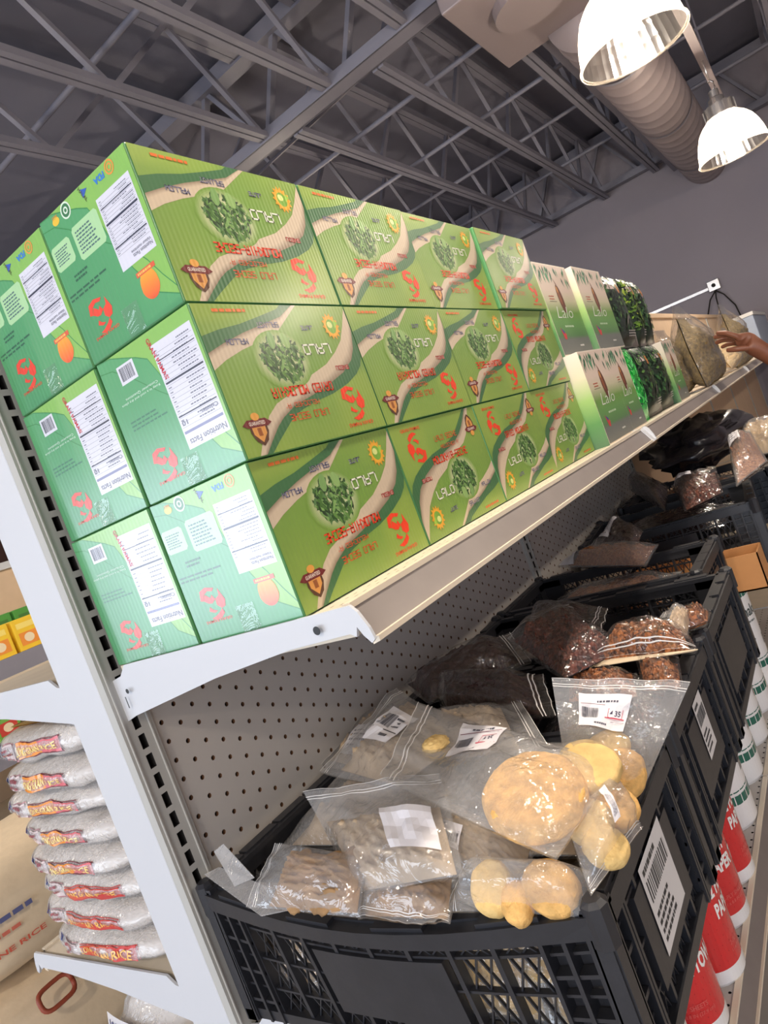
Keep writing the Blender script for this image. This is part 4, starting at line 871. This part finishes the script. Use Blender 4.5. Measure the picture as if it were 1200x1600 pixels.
zip_bag('B7', 'bag of pale yellow chunks at the right of the near rim', .85, .050, None, [(.45, .66, .024, .020, .010, 'cake_pale', CK, .3), (.5, .24, .026, .022, .011, 'cake', CK, 1.2), (.15, .45, .018, .014, .009, 'cake', CK, .2)], seed=7, lift=-.008)
zip_bag('B6', 'brown slice bag with a barcode label under the big cake bag', .8, .03, 'chip_grey', labels=[(.15, .52, .48, .86, 2, 3)], seed=8, lift=-.012)
zip_bag('B8', 'bag of yellow cakes against the outer rim of the nearest crate', .85, .046, None, [(.3, .3, .022, .020, .010, 'cake_pale', CK, 0), (.7, .45, .021, .024, .010, 'cake', CK, 1), (.35, .75, .020, .018, .009, 'cake_pale', CK, 2)], labels=[(.38, .2, .50, .75, 3, 1)], seed=9)
zip_bag('B2', 'crumpled clear bag with a blank white label, front centre', .6, .035, 'chip_grey', labels=[(.58, .18, .92, .60, 0, 0)], seed=10, mat_film='film')
zip_bag('B1', 'clear bag holding one big round yellow cake, topmost in the nearest crate', .45, .048, None, [(.40, .20, .049, .048, .014, 'cake', CK, .2), (.84, .07, .030, .030, .009, 'cake_pale', CK, 1.2), (.55, .78, .016, .014, .006, 'cake_pale', 'crumb', 0)], labels=[(.42, .40, .88, .68, 1, 1)], seed=11, mat_film='film')
zip_bag('B9', 'upright zip bag with the 4.35 price label, yellow chunks below', .36, .05, None, [(.3, .14, .030, .022, .014, 'cake_pale', CK, .4), (.7, .10, .028, .024, .014, 'cake', CK, 1.3), (.5, .30, .024, .018, .012, 'cake_pale', CK, .8)], labels=[(.20, .44, .62, .84, 1, 0)], seed=12, mat_film='film')
# second and third crates
zip_bag('', 'dark bag low at the left of the second crate', .85, .07, 'hibiscus', quad=fq(-.29, .30, 1.05, .24, .24), seed=41, mat_film='film_dark')
zip_bag('', 'dark bag low at the right of the second crate', .85, .07, 'berry', quad=fq(-.04, .30, 1.05, .21, .24), seed=42, mat_film='film_dark')
zip_bag('H7', 'loose film-topped bag at the far side of the second crate', .7, .03, 'hibiscus', seed=13, mat_film='film_dark')
zip_bag('H1', 'dark hibiscus bag against the pegboard', .85, .05, 'hibiscus', seed=14, mat_film='film_dark')
zip_bag('H6', 'brown berry bag just behind the price label bag', .85, .03, 'pepper', seed=15, lift=-.008, mat_film='film_dark')
zip_bag('H3', 'dark hibiscus bag nearest the clear bags', .85, .05, 'hibiscus', seed=16, mat_film='film_dark')
zip_bag('H2', 'bag of dark red-brown dried berries, topmost in the second crate', .88, .05, 'berry', seed=17, mat_film='film_dark')
zip_bag('H5', 'small bag of orange-brown grains at the outer rim', .8, .025, 'pepper', seed=18, lift=-.006, mat_film='film_dark')
zip_bag('H4', 'bag of orange-brown peppercorns with a pale folded edge', .92, .04, 'pepper', seed=19, mat_film='film_dark')
zip_bag('H8', 'crumpled clear film bag above the peppercorns', .5, .03, 'chip', seed=20, mat_film='film', wr=1.6)
zip_bag('H9', 'bag of brown shards beside the third crate rim', .8, .03, 'pepper', seed=21, mat_film='film_dark')
zip_bag('', 'brown bag low in the third crate', .85, .06, 'chip_grey', quad=fq(-.28, .60, 1.04, .22, .26), seed=43, mat_film='film_dark')
zip_bag('', 'tan bag lying in the fourth crate', .85, .05, 'spice', quad=fq(-.25, .94, 1.06, .3, .2), seed=44)
zip_bag('K1', 'tan spice bag with a white label behind the lattice', .8, .04, 'spice', labels=[(.05, .78, .9, .98, 0, 0)], seed=22, zipped=False)
zip_bag('K2', 'dark bag with a printed white label beyond the fourth crate', .8, .04, 'hibiscus', labels=[(.15, .6, .85, .95, 3, 0)], seed=23, mat_film='film_dark')
zip_bag('F1', 'dark brown glossy bag with a pale label in the fifth crate', .85, .07, 'hibiscus', labels=[(.2, .75, .8, .95, 0, 0)], seed=24, mat_film='film_dark')
zip_bag('F2', 'dark bag with creased silver film in the fifth crate', .8, .05, 'berry', labels=[(.1, .6, .6, .9, 3, 0)], seed=25, wr=1.5, mat_film='film_dark')
zip_bag('F3', 'tan bag of dried slices in the farthest crate', .85, .06, 'spice', labels=[(.2, .5, .7, .85, 3, 0)], seed=26)
zip_bag('', 'pale film bag behind the tan bag at the right edge', .8, .06, 'chip', quad=[[.10, 2.5, 1.22], [.24, 2.45, 1.22], [.24, 2.1, 1.14], [.08, 2.15, 1.14]], seed=45)
zip_bag('', 'brown bag in the gap between fourth and fifth crates', .85, .06, 'chip', quad=fq(-.30, 1.2, 1.03, .16, .22), seed=46)
zip_bag('', 'dark bag low in the fifth crate', .85, .06, 'hibiscus', quad=fq(-.26, 1.5, 1.07, .36, .26), seed=47, mat_film='film_dark')
zip_bag('', 'tan bag low in the farthest crate', .85, .06, 'spice', quad=fq(-.25, 1.98, 1.06, .36, .26), seed=48)
t = thing('black_bag', 'large glossy black bag lying under the far shelf', 'bag', (-.05, 2.42, 1.13)); c = MB(); lump(c, (0, 0, .09), .17, .42, .085, .35, 5, 0, (30, 20), 4); c.build('bag_body', 'bag_black', t, smooth=True)
# torn white card strips on the near rim
def card(pts, lb, mt='white_plastic', th=.0012):
    pts = [V(p) for p in pts]; o0 = sum(pts, V())/len(pts); n = (pts[1]-pts[0]).cross(pts[2]-pts[0]).normalized()*th
    c = MB(); k = len(pts); vs = [p-o0 for p in pts]+[p-o0+n for p in pts]
    c.add(vs, [tuple(range(k)), tuple(range(2*k-1, k-1, -1))]+[(i, i+k, (i+1) % k+k, (i+1) % k) for i in range(k)])
    return tag(c.build('torn_strip', mt, loc=o0), lb, 'strip')
card([(-.292, -.008, 1.137), (-.275, .003, 1.139), (-.10, -.034, 1.127), (-.16, -.05, 1.124)], 'white plastic strip lying on the left of the near rim', 'film_rice')
card([(-.276, .004, 1.158), (-.262, .010, 1.164), (-.20, -.012, 1.138), (-.225, -.022, 1.134)], 'short white plastic strip curling up at the crate corner', 'film_rice')
card([(.06, .452, 1.150), (.205, .430, 1.150), (.214, .424, 1.154), (.06, .440, 1.146)], 'thin pale folded bag edge across the peppercorn bag', 'sack')
t = thing('kraft_box', 'narrow open orange-brown paper box standing beyond the third crate', 'box', (.032, 1.33, .951)); c = MB()
for q in ((-.153, -.150, -.045, .045), (.150, .153, -.045, .045), (-.153, .153, -.045, -.042), (-.153, .153, .042, .045)): c.box(*q, 0, .088)
c.build('box_walls', 'kraft', t); c = MB(); c.box(-.153, .153, -.045, .045, 0, .004); c.build('box_base', 'kraft', t)

# ================================================================== HERB BAGS ON THE UPPER SHELF
def herb_bag(x, y, z, w_, h_, th, lean, yaw, lb, seed):
    t = thing('herb_bag', lb, 'bag', (x, y, z), (0, 0, yaw), group='herb bags on the upper shelf')
    def fn(side, sc_, top):
        def f(u, v):
            a = max(0, 1-abs(2*u-1)**3)**.6*(1-math.exp(-v/.06))*(1-smooth(.55, 1.0, v)**1.5); wd = w_*(1-.38*smooth(.45, 1, v))
            n_ = noise.noise(V((u*6+seed, v*6, side)))*.012+noise.noise(V((u*17+seed, v*17, side)))*.007*(2-top)
            return (side*(th/2*sc_*a+.002)+n_*a+lean*v*h_, (u-.5)*wd*sc_+lean*.5*v*h_, v*h_*(1.14 if top else .96)+.004)
        return f
    c = MB(); c.grid(fn(1, .95, 0), 34, 34); c.grid(fn(-1, .95, 0), 34, 34, flip=True); c.build('herbs', 'herb', t, smooth=True, merge=True)
    c = MB(); c.grid(fn(1, 1.05, 1), 26, 26); c.grid(fn(-1, 1.05, 1), 26, 26, flip=True); c.build('film', 'film_clear', t, smooth=True)
herb_bag(.045, 2.55, 1.401, .36, .29, .12, -.10, 0, 'big bag of dried green-brown herbs held by the hand', 1)
herb_bag(-.04, 2.42, 1.401, .30, .23, .09, -.05, 0, 'shorter herb bag behind the last white box', 2)
herb_bag(-.02, 3.15, 1.401, .34, .27, .12, -.1, 0, 'herb bag just beyond the hand', 3)
herb_bag(.02, 4.3, 1.401, .4, .33, .13, -.1, 0, 'herb bag at the far right edge, upper one', 4)
herb_bag(.03, 3.80, 1.401, .32, .20, .12, -.1, 0, 'low herb bag at the far right edge', 5)
zip_bag('', 'bag of yellowish-white chunks on the far shelf', .85, .10, 'cake_pale', quad=[[-.02, 3.57, 1.57], [-.02, 3.38, 1.57], [.035, 3.35, 1.415], [.035, 3.58, 1.415]], seed=49, group='herb bags on the upper shelf')
t = thing('white_carton', 'white carton standing far along the upper shelf', 'carton', (-.14, 7.2, 1.401)); c = MB(); c.box(-.12, .12, -.75, .75, 0, .33); bevel(c.build('carton_body', 'pack_blue', t), .01); c = MB(); c.box(-.125, .125, -.755, .755, .33, .36); c.build('carton_lid', 'white_plastic', t)

# ================================================================== PAPER TOWELS AND WHITE ROLLS ON THE BOTTOM SHELF
def towel_mesh(kind):
    r, h = .056, .285; c = MB(); W_, R_, RD = rgb(244, 243, 243), rgb(214, 36, 40), rgb(226, 96, 92)
    n = 48; rows = [(0, .95, W_), (.006, 1, W_), (.028, 1, W_), (.0281, 1, R_), (.178, 1, R_), (.1781, 1, W_), (.272, 1, W_), (.283, .9, W_), (.285, .6, W_), (.279, .36, W_), (.277, .34, W_)]
    if kind == 2: r, h = .075, .36; rows = [(0, .95, W_), (.008, 1, W_), (.345, 1, W_), (.357, .9, W_), (.36, .6, W_), (.355, .3, W_)]
    for (z0, f0, c0), (z1, f1, c1) in zip(rows[:-1], rows[1:]):
        for k in range(n):
            t0, t1 = 2*math.pi*k/n, 2*math.pi*(k+1)/n; q = lambda t_, f_, z_: (r*f_*math.cos(t_), r*f_*math.sin(t_), z_)
            c.poly([q(t0, f0, z0), q(t1, f0, z0), q(t1, f1, z1), q(t0, f1, z1)], c1 if c0 is not c1 and z1-z0 < .001 else c0)
    c.poly([(r*math.cos(2*math.pi*k/n)*.95, r*math.sin(2*math.pi*k/n)*.95, 0) for k in range(n)][::-1], W_)
    body = c.mesh('roll', ['gloss_print'], color=True)
    P = lambda a, bb, l: ((r+.0003+.00015*l)*math.cos(a/r), (r+.0003+.00015*l)*math.sin(a/r), bb)
    p = Pr(P)
    if kind == 1:
        for k in range(9):
            for j in range(16): p.ell(-.07+.016*j+.008*(k % 2), .04+.014*k, .0009, .0009, rgb(170, 24, 30), .5, 5)
        p.ell(-.044, .160, .026, .032, rgb(250, 214, 40), 2, 22); p.ring(-.044, .160, .0235, .0245, rgb(120, 96, 20), 2.3); p.text('110', -.062, .152, -.026, .180, rgb(40, 36, 20), 2.6, .03); p.text('SHEETS', -.058, .140, -.030, .147, rgb(60, 50, 20), 2.6)
        p.text('2 PLY', -.012, .144, .038, .168, rgb(250, 248, 246), 2, .04); p.text('PAPER TOWELS', -.012, .108, .125, .134, rgb(250, 248, 246), 2, .04)
        p.text('2-PLY SHEETS', -.006, .058, .05, .066, RD, 2); p.text('11 x 8.8 IN (27.9 cm)', -.006, .045, .060, .053, RD, 2); p.ell(-.05, .265, .02, .006, rgb(50, 64, 160), 2)
    else:
        G_ = rgb(24, 104, 88)
        p.textv('Mamalove', (-.07, .215), (.145, .0), (0, .034), rgb(60, 76, 74), 2, .02); p.lines(-.055, .196, .035, .204, 1, rgb(120, 130, 130), random.Random(5), 2, .7)
        p.lines(-.075, .120, -.005, .172, 5, rgb(110, 116, 120), random.Random(2), 2, .4); p.barcode(.03, .115, .065, .150, random.Random(3), 2, rgb(60, 60, 64)); p.ell(.055, .25, .009, .009, G_, 2)
        for v0, v1, vs_ in ((.068, .090, .6), (.094, .099, .6)): 
            lo = [(-.09+.02*k, v0-.018*math.sin(k/9*3.1)*vs_) for k in range(10)]; hi = [(-.09+.02*k, v1-.022*math.sin(k/9*3.1)*vs_) for k in range(10)]; p.strip(lo, hi, G_, G_, 2)
        lo = [(-.09+.02*k, .29-.012*math.sin(k/9*3.1)) for k in range(10)]; hi = [(-.09+.02*k, .315-.02*math.sin(k/9*3.1)) for k in range(10)]; p.strip(lo, hi, G_, G_, 2)
    return body, p.mb.mesh('label_print', ['gloss_print'], color=True)
TM = towel_mesh(1); JM = towel_mesh(2)
def roll(ms, x, y, rz, lb, nm, z=.5205, grp=None):
    t = thing(nm, lb, 'paper roll', (x, y, z), (0, 0, rz), group=grp)
    ro = link('roll', ms[0], t); link('label_print', ms[1], ro)
for k, (x, y, lb) in enumerate(((-.002, .875, 'red paper towel roll farthest along the bottom shelf'), (-.002, .755, 'red paper towel roll between the farthest and the large-print one'), (.002, .628, 'red paper towel roll with the yellow 110 badge fully showing'), (-.012, .515, 'red paper towel roll nearest, cut by the frame edge'))):
    roll(TM, x, y, [-.35, -.85, -.30, -1.5][k], lb, 'paper_towel_roll', grp='red paper towel rolls')
for k, (x, y, lb) in enumerate(((-.03, 1.06, 'white paper roll with green swoosh, nearest the red towels'), (-.03, 1.24, 'white paper roll with green swoosh, second behind the red towels'), (-.03, 1.42, 'white paper roll with green swoosh, third in line'), (-.03, 1.60, 'white paper roll with green swoosh, fourth in line'), (-.03, 1.78, 'white paper roll with green swoosh, farthest in line'))):
    roll(JM, x, y, -.5, lb, 'white_paper_roll', grp='white paper rolls')
t = thing('towel_pack', 'white film pack with yellow and blue marks before the red towels', 'pack', (-.055, .36, .5205)); c = MB(); lump(c, (0, 0, .14), .085, .085, .14, .12, 3, 0, (28, 20), 3, 0, .6); c.build('pack_body', 'white_plastic', t, smooth=True)
p = Pr(lambda a, bb, l: (.0865+.0003*l-abs(a)*.12, a, bb)); p.rect(-.04, .2, .05, .225, rgb(236, 214, 130), 1); p.poly([(-.01, .13), (.03, .13), (.045, .18), (.005, .18)], rgb(130, 150, 200), 1); p.mb.build('pack_print', 'flat_print', t, color=True)

# ================================================================== RICE ON THE OTHER SIDE
def rice_bag(x0, x1, y0, dep, z0, h, yaw, seed, lb, warm):
    W_ = x1-x0; t = thing('rice_bag', lb, 'rice bag', ((x0+x1)/2, y0+dep/2, z0), (0, 0, yaw), group='stacked clear rice bags')
    def shape(sc):
        def f(u, v):
            th = 2*math.pi*u; k = -1+2*v       # superellipsoid pillow: long axis x
            e = max(0, 1-abs(k)**3.0)**.45; cy, cz = math.cos(th), math.sin(th)
            pw = lambda q, e_: math.copysign(abs(q)**e_, q)
            y = pw(cy, .55)*dep/2*(.35+.65*e); z = pw(cz, .85)*h/2*(.10+.90*e)
            n_ = noise.noise(V((k*4+seed, cy*2, cz*2+seed*2)))*.004+noise.noise(V((k*14+seed, cy*3, cz*3)))*.0016
            return (k*W_/2*sc, (y+n_)*sc, h/2+(z+n_)*sc)
        return f
    c = MB(); c.grid(shape(.975), 36, 30); c.build('rice', 'rice', t, smooth=True, merge=True)
    c = MB(); c.grid(shape(1.0), 36, 30); c.build('film', 'film_rice', t, smooth=True, merge=True)
    f = shape(1.0)
    def P(a, bb, l):    # a 0..1 along x, bb 0..1 up the side that faces the aisle end
        u = .5+(.5-bb)*.30*-1; v_ = f(.5-(bb-.5)*.22, a); return (v_[0], v_[1]-.0012-.0003*l, v_[2])
    p = Pr(P); rnd = random.Random(seed)
    def quad(a0, b0, a1, b1, col, l=1, n=8):
        for k in range(n): p.poly([(a0+(a1-a0)*k/n, b0), (a0+(a1-a0)*(k+1)/n, b0), (a0+(a1-a0)*(k+1)/n, b1), (a0+(a1-a0)*k/n, b1)], col, l)
    quad(.20, .15, .345, .85, rgb(176, 128, 132), 1); quad(.21, .22, .335, .78, rgb(224, 206, 206), 1.5); p.lines(.22, .3, .325, .7, 2, rgb(150, 70, 80), rnd, 2, .5)
    p.poly([(.13, .9), (.18, .8), (.20, .2), (.17, .1), (.16, .6)], rgb(70, 84, 140), 1.2); p.poly([(.14, .85), (.175, .7), (.18, .3)], rgb(190, 120, 110), 1.6)
    a0, a1 = .375, .375+(.36 if warm else .40)
    quad(a0-.008, .2, a1+.008, .80, rgb(120, 60, 66) if warm else rgb(190, 60, 56), 1); 
    quad(a0, .26, a0+(a1-a0)*.55, .74, rgb(240, 150, 60) if warm else rgb(214, 84, 56), 1.4); quad(a0+(a1-a0)*.55, .26, a1, .74, rgb(222, 110, 120) if warm else rgb(206, 62, 58), 1.4)
    tx = lambda s, aa, ab: p.mb.add([P(aa+(ab-aa)*x, .40+.20*y, 2.4) for x, y in text2d(s, .02)[0]], text2d(s, .02)[1], rgb(250, 224, 130) if warm else rgb(246, 190, 90))
    tx('LONG GRAIN', a0+.01, a0+(a1-a0)*.56); tx('RICE', a0+(a1-a0)*.62, a1-.02)
    p.mb.build('label_print', 'gloss_print', t, color=True)
nm_ = ['bottom', 'second from bottom', 'third from bottom', 'fourth from bottom', 'fifth from bottom', 'sixth from bottom', 'seventh from bottom', 'topmost']
xs = [(-.765, -.445), (-.785, -.45), (-.76, -.44), (-.755, -.45), (-.75, -.45), (-.775, -.445), (-.735, -.43), (-.72, -.43)]
for k in range(8): rice_bag(xs[k][0], xs[k][1], -.012+.004*(k % 3), .20, .987+k*.0435, .0455 if k < 7 else .055, [.02, -.03, .02, 0, -.02, .03, -.02, .04][k], 3+k*2, f'clear rice bag with red and orange label, {nm_[k]} of the stack', k > 2)
p = Pr(lambda a, bb, l: (-.66+a, .02+bb, 1.348+.0004*l)); p.rect(0, 0, .2, .05, rgb(212, 164, 50)); p.poly([(0, 0), (.03, .05), (.0, .05)], rgb(130, 70, 30), 1.5); p.poly([(.06, .03), (.12, .045), (.2, .04), (.2, .046), (.1, .05)], rgb(120, 140, 150), 2)
p.mb.grid(lambda u, v: (-.66+.2*u, .02+.05*v, 1.347), 2, 2, rgb(200, 150, 50)); tag(p.mb.build('rice_bag_header', 'gloss_print', color=True), 'yellow printed header card lying on the topmost rice bag', 'card')
t = thing('jasmine_bag', 'clear jasmine rice bag with blue lettering below the rice stack', 'rice bag', (-.60, .10, .601)); c = MB(); lump(c, (0, 0, .155), .125, .10, .155, .1, 7, 0, (30, 22), 3, 0, .7); c.build('rice', 'rice', t, smooth=True)
c = MB(); lump(c, (0, 0, .157), .130, .105, .160, .12, 7, 0, (30, 22), 3, 0, .7); c.build('film', 'film_rice', t, smooth=True)
p = Pr(lambda a, bb, l: (a, -.118-.0003*l+.25*max(0, bb-.2)+1.2*a*a, bb)); p.mb.grid(lambda u, v: p.P(-.10+.2*u, .225+.055*v, 0), 8, 4, rgb(224, 222, 226)); p.text('100% PURE JASMINE', -.092, .252, .092, .272, rgb(52, 70, 130), 2, .03); p.text('RICE', -.03, .232, .03, .247, rgb(52, 70, 130), 2, .03); p.mb.build('label_print', 'gloss_print', t, color=True)
# big sacks in the next aisle
def sack(x, y, z, wx, wy, h, lb, seed, txt=None, handle=False, yaw=0):
    t = thing('rice_sack', lb, 'sack', (x, y, z), (0, 0, yaw), group='large woven rice sacks')
    c = MB(); lump(c, (0, 0, h/2), wx/2, wy/2, h/2, .05, seed, 0, (44, 26), 3, 0, .5); sb_ = c.build('sack_body', 'sack', t, smooth=True)
    X = wx/2*1.0
    p = Pr(lambda a, bb, l: (X+.012+.0006*l-.06*abs(a/(wy/2))**3, a, bb))
    if txt:
        p.text(txt, -.345, h*.37, -.195, h*.435, rgb(206, 92, 70), 2, .02); p.lines(-.34, h*.54, -.20, h*.60, 1, rgb(206, 110, 90), random.Random(1), 2, .6); p.lines(-.34, h*.66, -.18, h*.74, 1, rgb(90, 96, 140), random.Random(2), 2, .6)
        p.mb.build('print', 'flat_print', sb_, color=True)
    if handle:
        c = MB(); c.tube([(X+dx_, -.22+dy_, h*hz_) for dx_, dy_, hz_ in ((.004+.010*(1-math.sin(th_)), .032*math.copysign(abs(math.cos(th_))**.5, math.cos(th_)), .86+.08*math.copysign(abs(math.sin(th_))**.6, math.sin(th_))) for th_ in [2*math.pi*k_/24 for k_ in range(25)])], .0045, 8); part(c.build('handle', 'handle_red', sb_, smooth=True), 'red-brown rope handle')
sack(-1.28, .30, .0, .55, .85, .215, 'beige rice sack at the bottom of the pile', 1)
sack(-1.27, .28, .217, .55, .85, .212, 'beige rice sack second from the bottom of the pile', 2)
sack(-1.28, .30, .431, .56, .85, .212, 'beige rice sack third from the bottom of the pile', 3)
sack(-1.28, .29, .645, .56, .85, .212, 'beige rice sack with the red-brown handle', 4, None, True)
sack(-1.29, .30, .859, .55, .85, .19, 'topmost beige rice sack with faded red jasmine lettering', 5, 'JASMINE RICE')
sack(-1.34, 1.35, .0, .55, .8, .5, 'beige sack standing behind the pile on the floor', 6)
sack(-1.34, 1.35, .505, .5, .75, .45, 'upper beige sack behind the pile', 7)
# ------------------------------------------------------------------ shelving across the next aisle
H_ = thing('aisle_shelving', 'beige shelf unit across the next aisle with yellow packs', 'shelf unit', (-2.3, 2, 0))
def hp(mb, nm, mt): return mb.build(nm, mt, H_, (2.3, -2, 0))
c = MB(); c.box(-2.60, -2.58, .0, 7, .1, 1.72); hp(c, 'back_panel', 'beige_board'); c = MB(); c.box(-2.62, -2.56, .0, 7, 1.72, 1.75); hp(c, 'top_cap', 'white_paint')
for z in (.15, .55, .85, 1.13, 1.385):
    c = MB(); c.box(-2.58, -2.03, .0, 7, z-.03, z); hp(c, 'shelf_deck', 'deck_paint'); c = MB(); c.box(-2.03, -2.0, .0, 7, z-.07, z+.004); hp(c, 'shelf_lip', 'steel_paint')
rnd = random.Random(8)
def small_pack(x, y, z, w_, d_, h, cols, lb, cat, grp, nm):
    t = thing(nm, lb, cat, (x, y, z), group=grp); c = MB(); c.box(-d_/2, d_/2, -w_/2, w_/2, 0, h, col=cols[0]); bevel(c.build('box', 'flat_print', t, color=True), .003)
    p = Pr(lambda a, bb, l: (d_/2+.0005+.0004*l, a, bb)); p.rect(-w_*.36, h*.15, w_*.36, h*.55, cols[1], 1); p.ell(0, h*.36, w_*.2, h*.14, cols[2], 2); p.rect(-w_*.36, h*.68, w_*.36, h*.85, cols[3], 1); p.mb.build('box_print', 'flat_print', t, color=True)
Y_, O_, Wc, Rc, Gc = rgb(244, 204, 50), rgb(240, 150, 60), rgb(244, 226, 190), rgb(206, 70, 60), rgb(70, 150, 60)
od = ['first', 'second', 'third', 'fourth', 'fifth', 'sixth', 'seventh']
for k in range(7): small_pack(-2.09, .40+k*.105, 1.386, .092, .07, .115, (Y_, O_, Wc, rgb(250, 226, 120)), f'yellow pack on the far left shelf, {od[k]} from the left frame edge side', 'box', 'yellow packs across the aisle', 'yellow_pack')
for k in range(6): small_pack(-2.22, .42+k*.125, 1.386, .115, .07, .15, (Gc, rgb(90, 170, 70), Y_, rgb(60, 120, 50)), f'green pack behind the yellow packs, {od[k]} from the left frame edge side', 'box', 'green packs across the aisle', 'green_pack')
for k in range(7): small_pack(-2.10, .25+k*.10, 1.131, .088, .06, .105, ([rgb(226, 160, 160), rgb(120, 180, 80), rgb(230, 190, 150)][k % 3], Rc, Wc, Gc), f'{["pink", "green", "peach"][k % 3]} pack on the lower far left shelf, {od[k]} along', 'box', 'coloured packs on the lower far shelf', 'coloured_pack')

# ================================================================== THE PERSON REACHING IN FROM THE RIGHT
def skin_mesh(name, verts, edges, radii, mt, parent, root=0, sub=2):
    me = bpy.data.meshes.new(name); me.from_pydata(verts, edges, []); me.materials.append(M[mt]); o = link(name, me, parent)
    sm = o.modifiers.new('skin', 'SKIN'); sm.use_smooth_shade = True
    for v, r in zip(me.skin_vertices[0].data, radii): v.radius = (r, r) if not isinstance(r, tuple) else r; v.use_root = False
    me.skin_vertices[0].data[root].use_root = True
    sb = o.modifiers.new('sub', 'SUBSURF'); sb.levels = sub; sb.render_levels = sub; return o
PX, PY = .80, 2.62
t = thing('person', 'person at the right edge reaching in to hold the herb bag', 'person', (PX, PY, 0))
q = lambda x, y, z: (x-PX, y-PY, z)
vs_ = [q(.80, 2.62, .95), q(.80, 2.62, 1.15), q(.79, 2.61, 1.36), q(.79, 2.61, 1.46), q(.78, 2.60, 1.54),               # pelvis..neck 0-4
 q(.74, 2.45, 1.40), q(.56, 2.36, 1.20), q(.315, 2.31, 1.385), q(.262, 2.29, 1.450),                                         # right shoulder, elbow, forearm, wrist 5-8
 q(.235, 2.285, 1.492), q(.216, 2.29, 1.518),                                                                                    # palm 9-10
 q(.84, 2.79, 1.40), q(.90, 2.84, 1.14), q(.84, 2.80, .92), q(.82, 2.79, .84),                                               # other arm 11-14
 q(.80, 2.53, .90), q(.80, 2.52, .50), q(.82, 2.52, .10), q(.72, 2.52, .045), q(.80, 2.72, .90), q(.82, 2.73, .50), q(.84, 2.74, .10), q(.74, 2.74, .045),
 q(.77, 2.60, 1.62), q(.76, 2.60, 1.70)]
es_ = [(0, 1), (1, 2), (2, 3), (3, 4), (3, 5), (5, 6), (6, 7), (7, 8), (8, 9), (9, 10), (3, 11), (11, 12), (12, 13), (13, 14), (0, 15), (15, 16), (16, 17), (17, 18), (0, 19), (19, 20), (20, 21), (21, 22), (4, 23), (23, 24)]
ra = [.13, .12, .13, .09, .05, .055, .043, .038, (.026, .030), (.024, .036), (.014, .034), .055, .042, .032, .03, .085, .058, .042, .035, .085, .058, .042, .035, .085, .075]
# fingers wrapped over the bag edge
def chain(pts, r):
    b0 = len(vs_); prev = 10 if True else 0
    for p_, r_ in zip(pts, r): vs_.append(q(*p_)); ra.append(r_); es_.append((prev, len(vs_)-1)); prev = len(vs_)-1
chain([(0.201, 2.262, 1.538), (0.171, 2.268, 1.563), (0.143, 2.285, 1.574)], (.0095, .0088, .0078))
chain([(0.193, 2.282, 1.538), (0.159, 2.290, 1.558), (0.129, 2.308, 1.564)], (.0098, .009, .008))
chain([(0.187, 2.302, 1.531), (0.153, 2.314, 1.544), (0.125, 2.334, 1.544)], (.0095, .0088, .0078))
chain([(0.185, 2.320, 1.518), (0.157, 2.336, 1.524), (0.135, 2.350, 1.522)], (.0085, .0078, .007))
b0 = len(vs_)
for p_, r_ in (((0.221, 2.262, 1.488), .012), ((0.186, 2.256, 1.498), .0105), ((0.156, 2.268, 1.506), .009)): vs_.append(q(*p_)); ra.append(r_); es_.append((9 if len(vs_)-1 == b0 else len(vs_)-2, len(vs_)-1))
skin_mesh('body', vs_, es_, ra, 'skin', t)
skin_mesh('shirt', [vs_[i] for i in (0, 1, 2, 3, 5, 6, 11, 12)], [(0, 1), (1, 2), (2, 3), (3, 4), (4, 5), (3, 6), (6, 7)], [.150, .142, .150, .10, .072, .058, .072, .058], 'sleeve', t)
skin_mesh('trousers', [vs_[i] for i in (0, 15, 16, 17, 19, 20, 21)], [(0, 1), (1, 2), (2, 3), (0, 4), (4, 5), (5, 6)], [.152, .105, .078, .062, .105, .078, .062], 'trousers', t)
c = MB(); lump(c, q(.775, 2.60, 1.715), .10, .085, .075, .04, 3); c.build('hair', 'hair', t, smooth=True)
for yy in (2.52, 2.74):
    c = MB(); lump(c, q(.77, yy, .045), .14, .05, .045, .03, 2, 0, (20, 12), 3, 0, .7); c.build('shoe', 'shoe', t, smooth=True)
for s_ in (-1, 1):
    c = MB(); lump(c, q(.683, 2.60+s_*.032, 1.665), .010, .015, .008, 0, 1, 0, (10, 8)); c.build('eye', 'white_plastic', t, smooth=True)
    c = MB(); lump(c, q(.775, 2.60+s_*.086, 1.655), .016, .009, .028, .05, 2, 0, (12, 8)); c.build('ear', 'skin', t, smooth=True)
c = MB(); lump(c, q(.683, 2.60, 1.635), .020, .014, .022, .03, 1, 0, (12, 8)); c.build('nose', 'skin', t, smooth=True)
c = MB(); lump(c, q(.690, 2.60, 1.597), .010, .026, .007, .03, 1, 0, (12, 8)); c.build('mouth', 'handle_red', t, smooth=True)
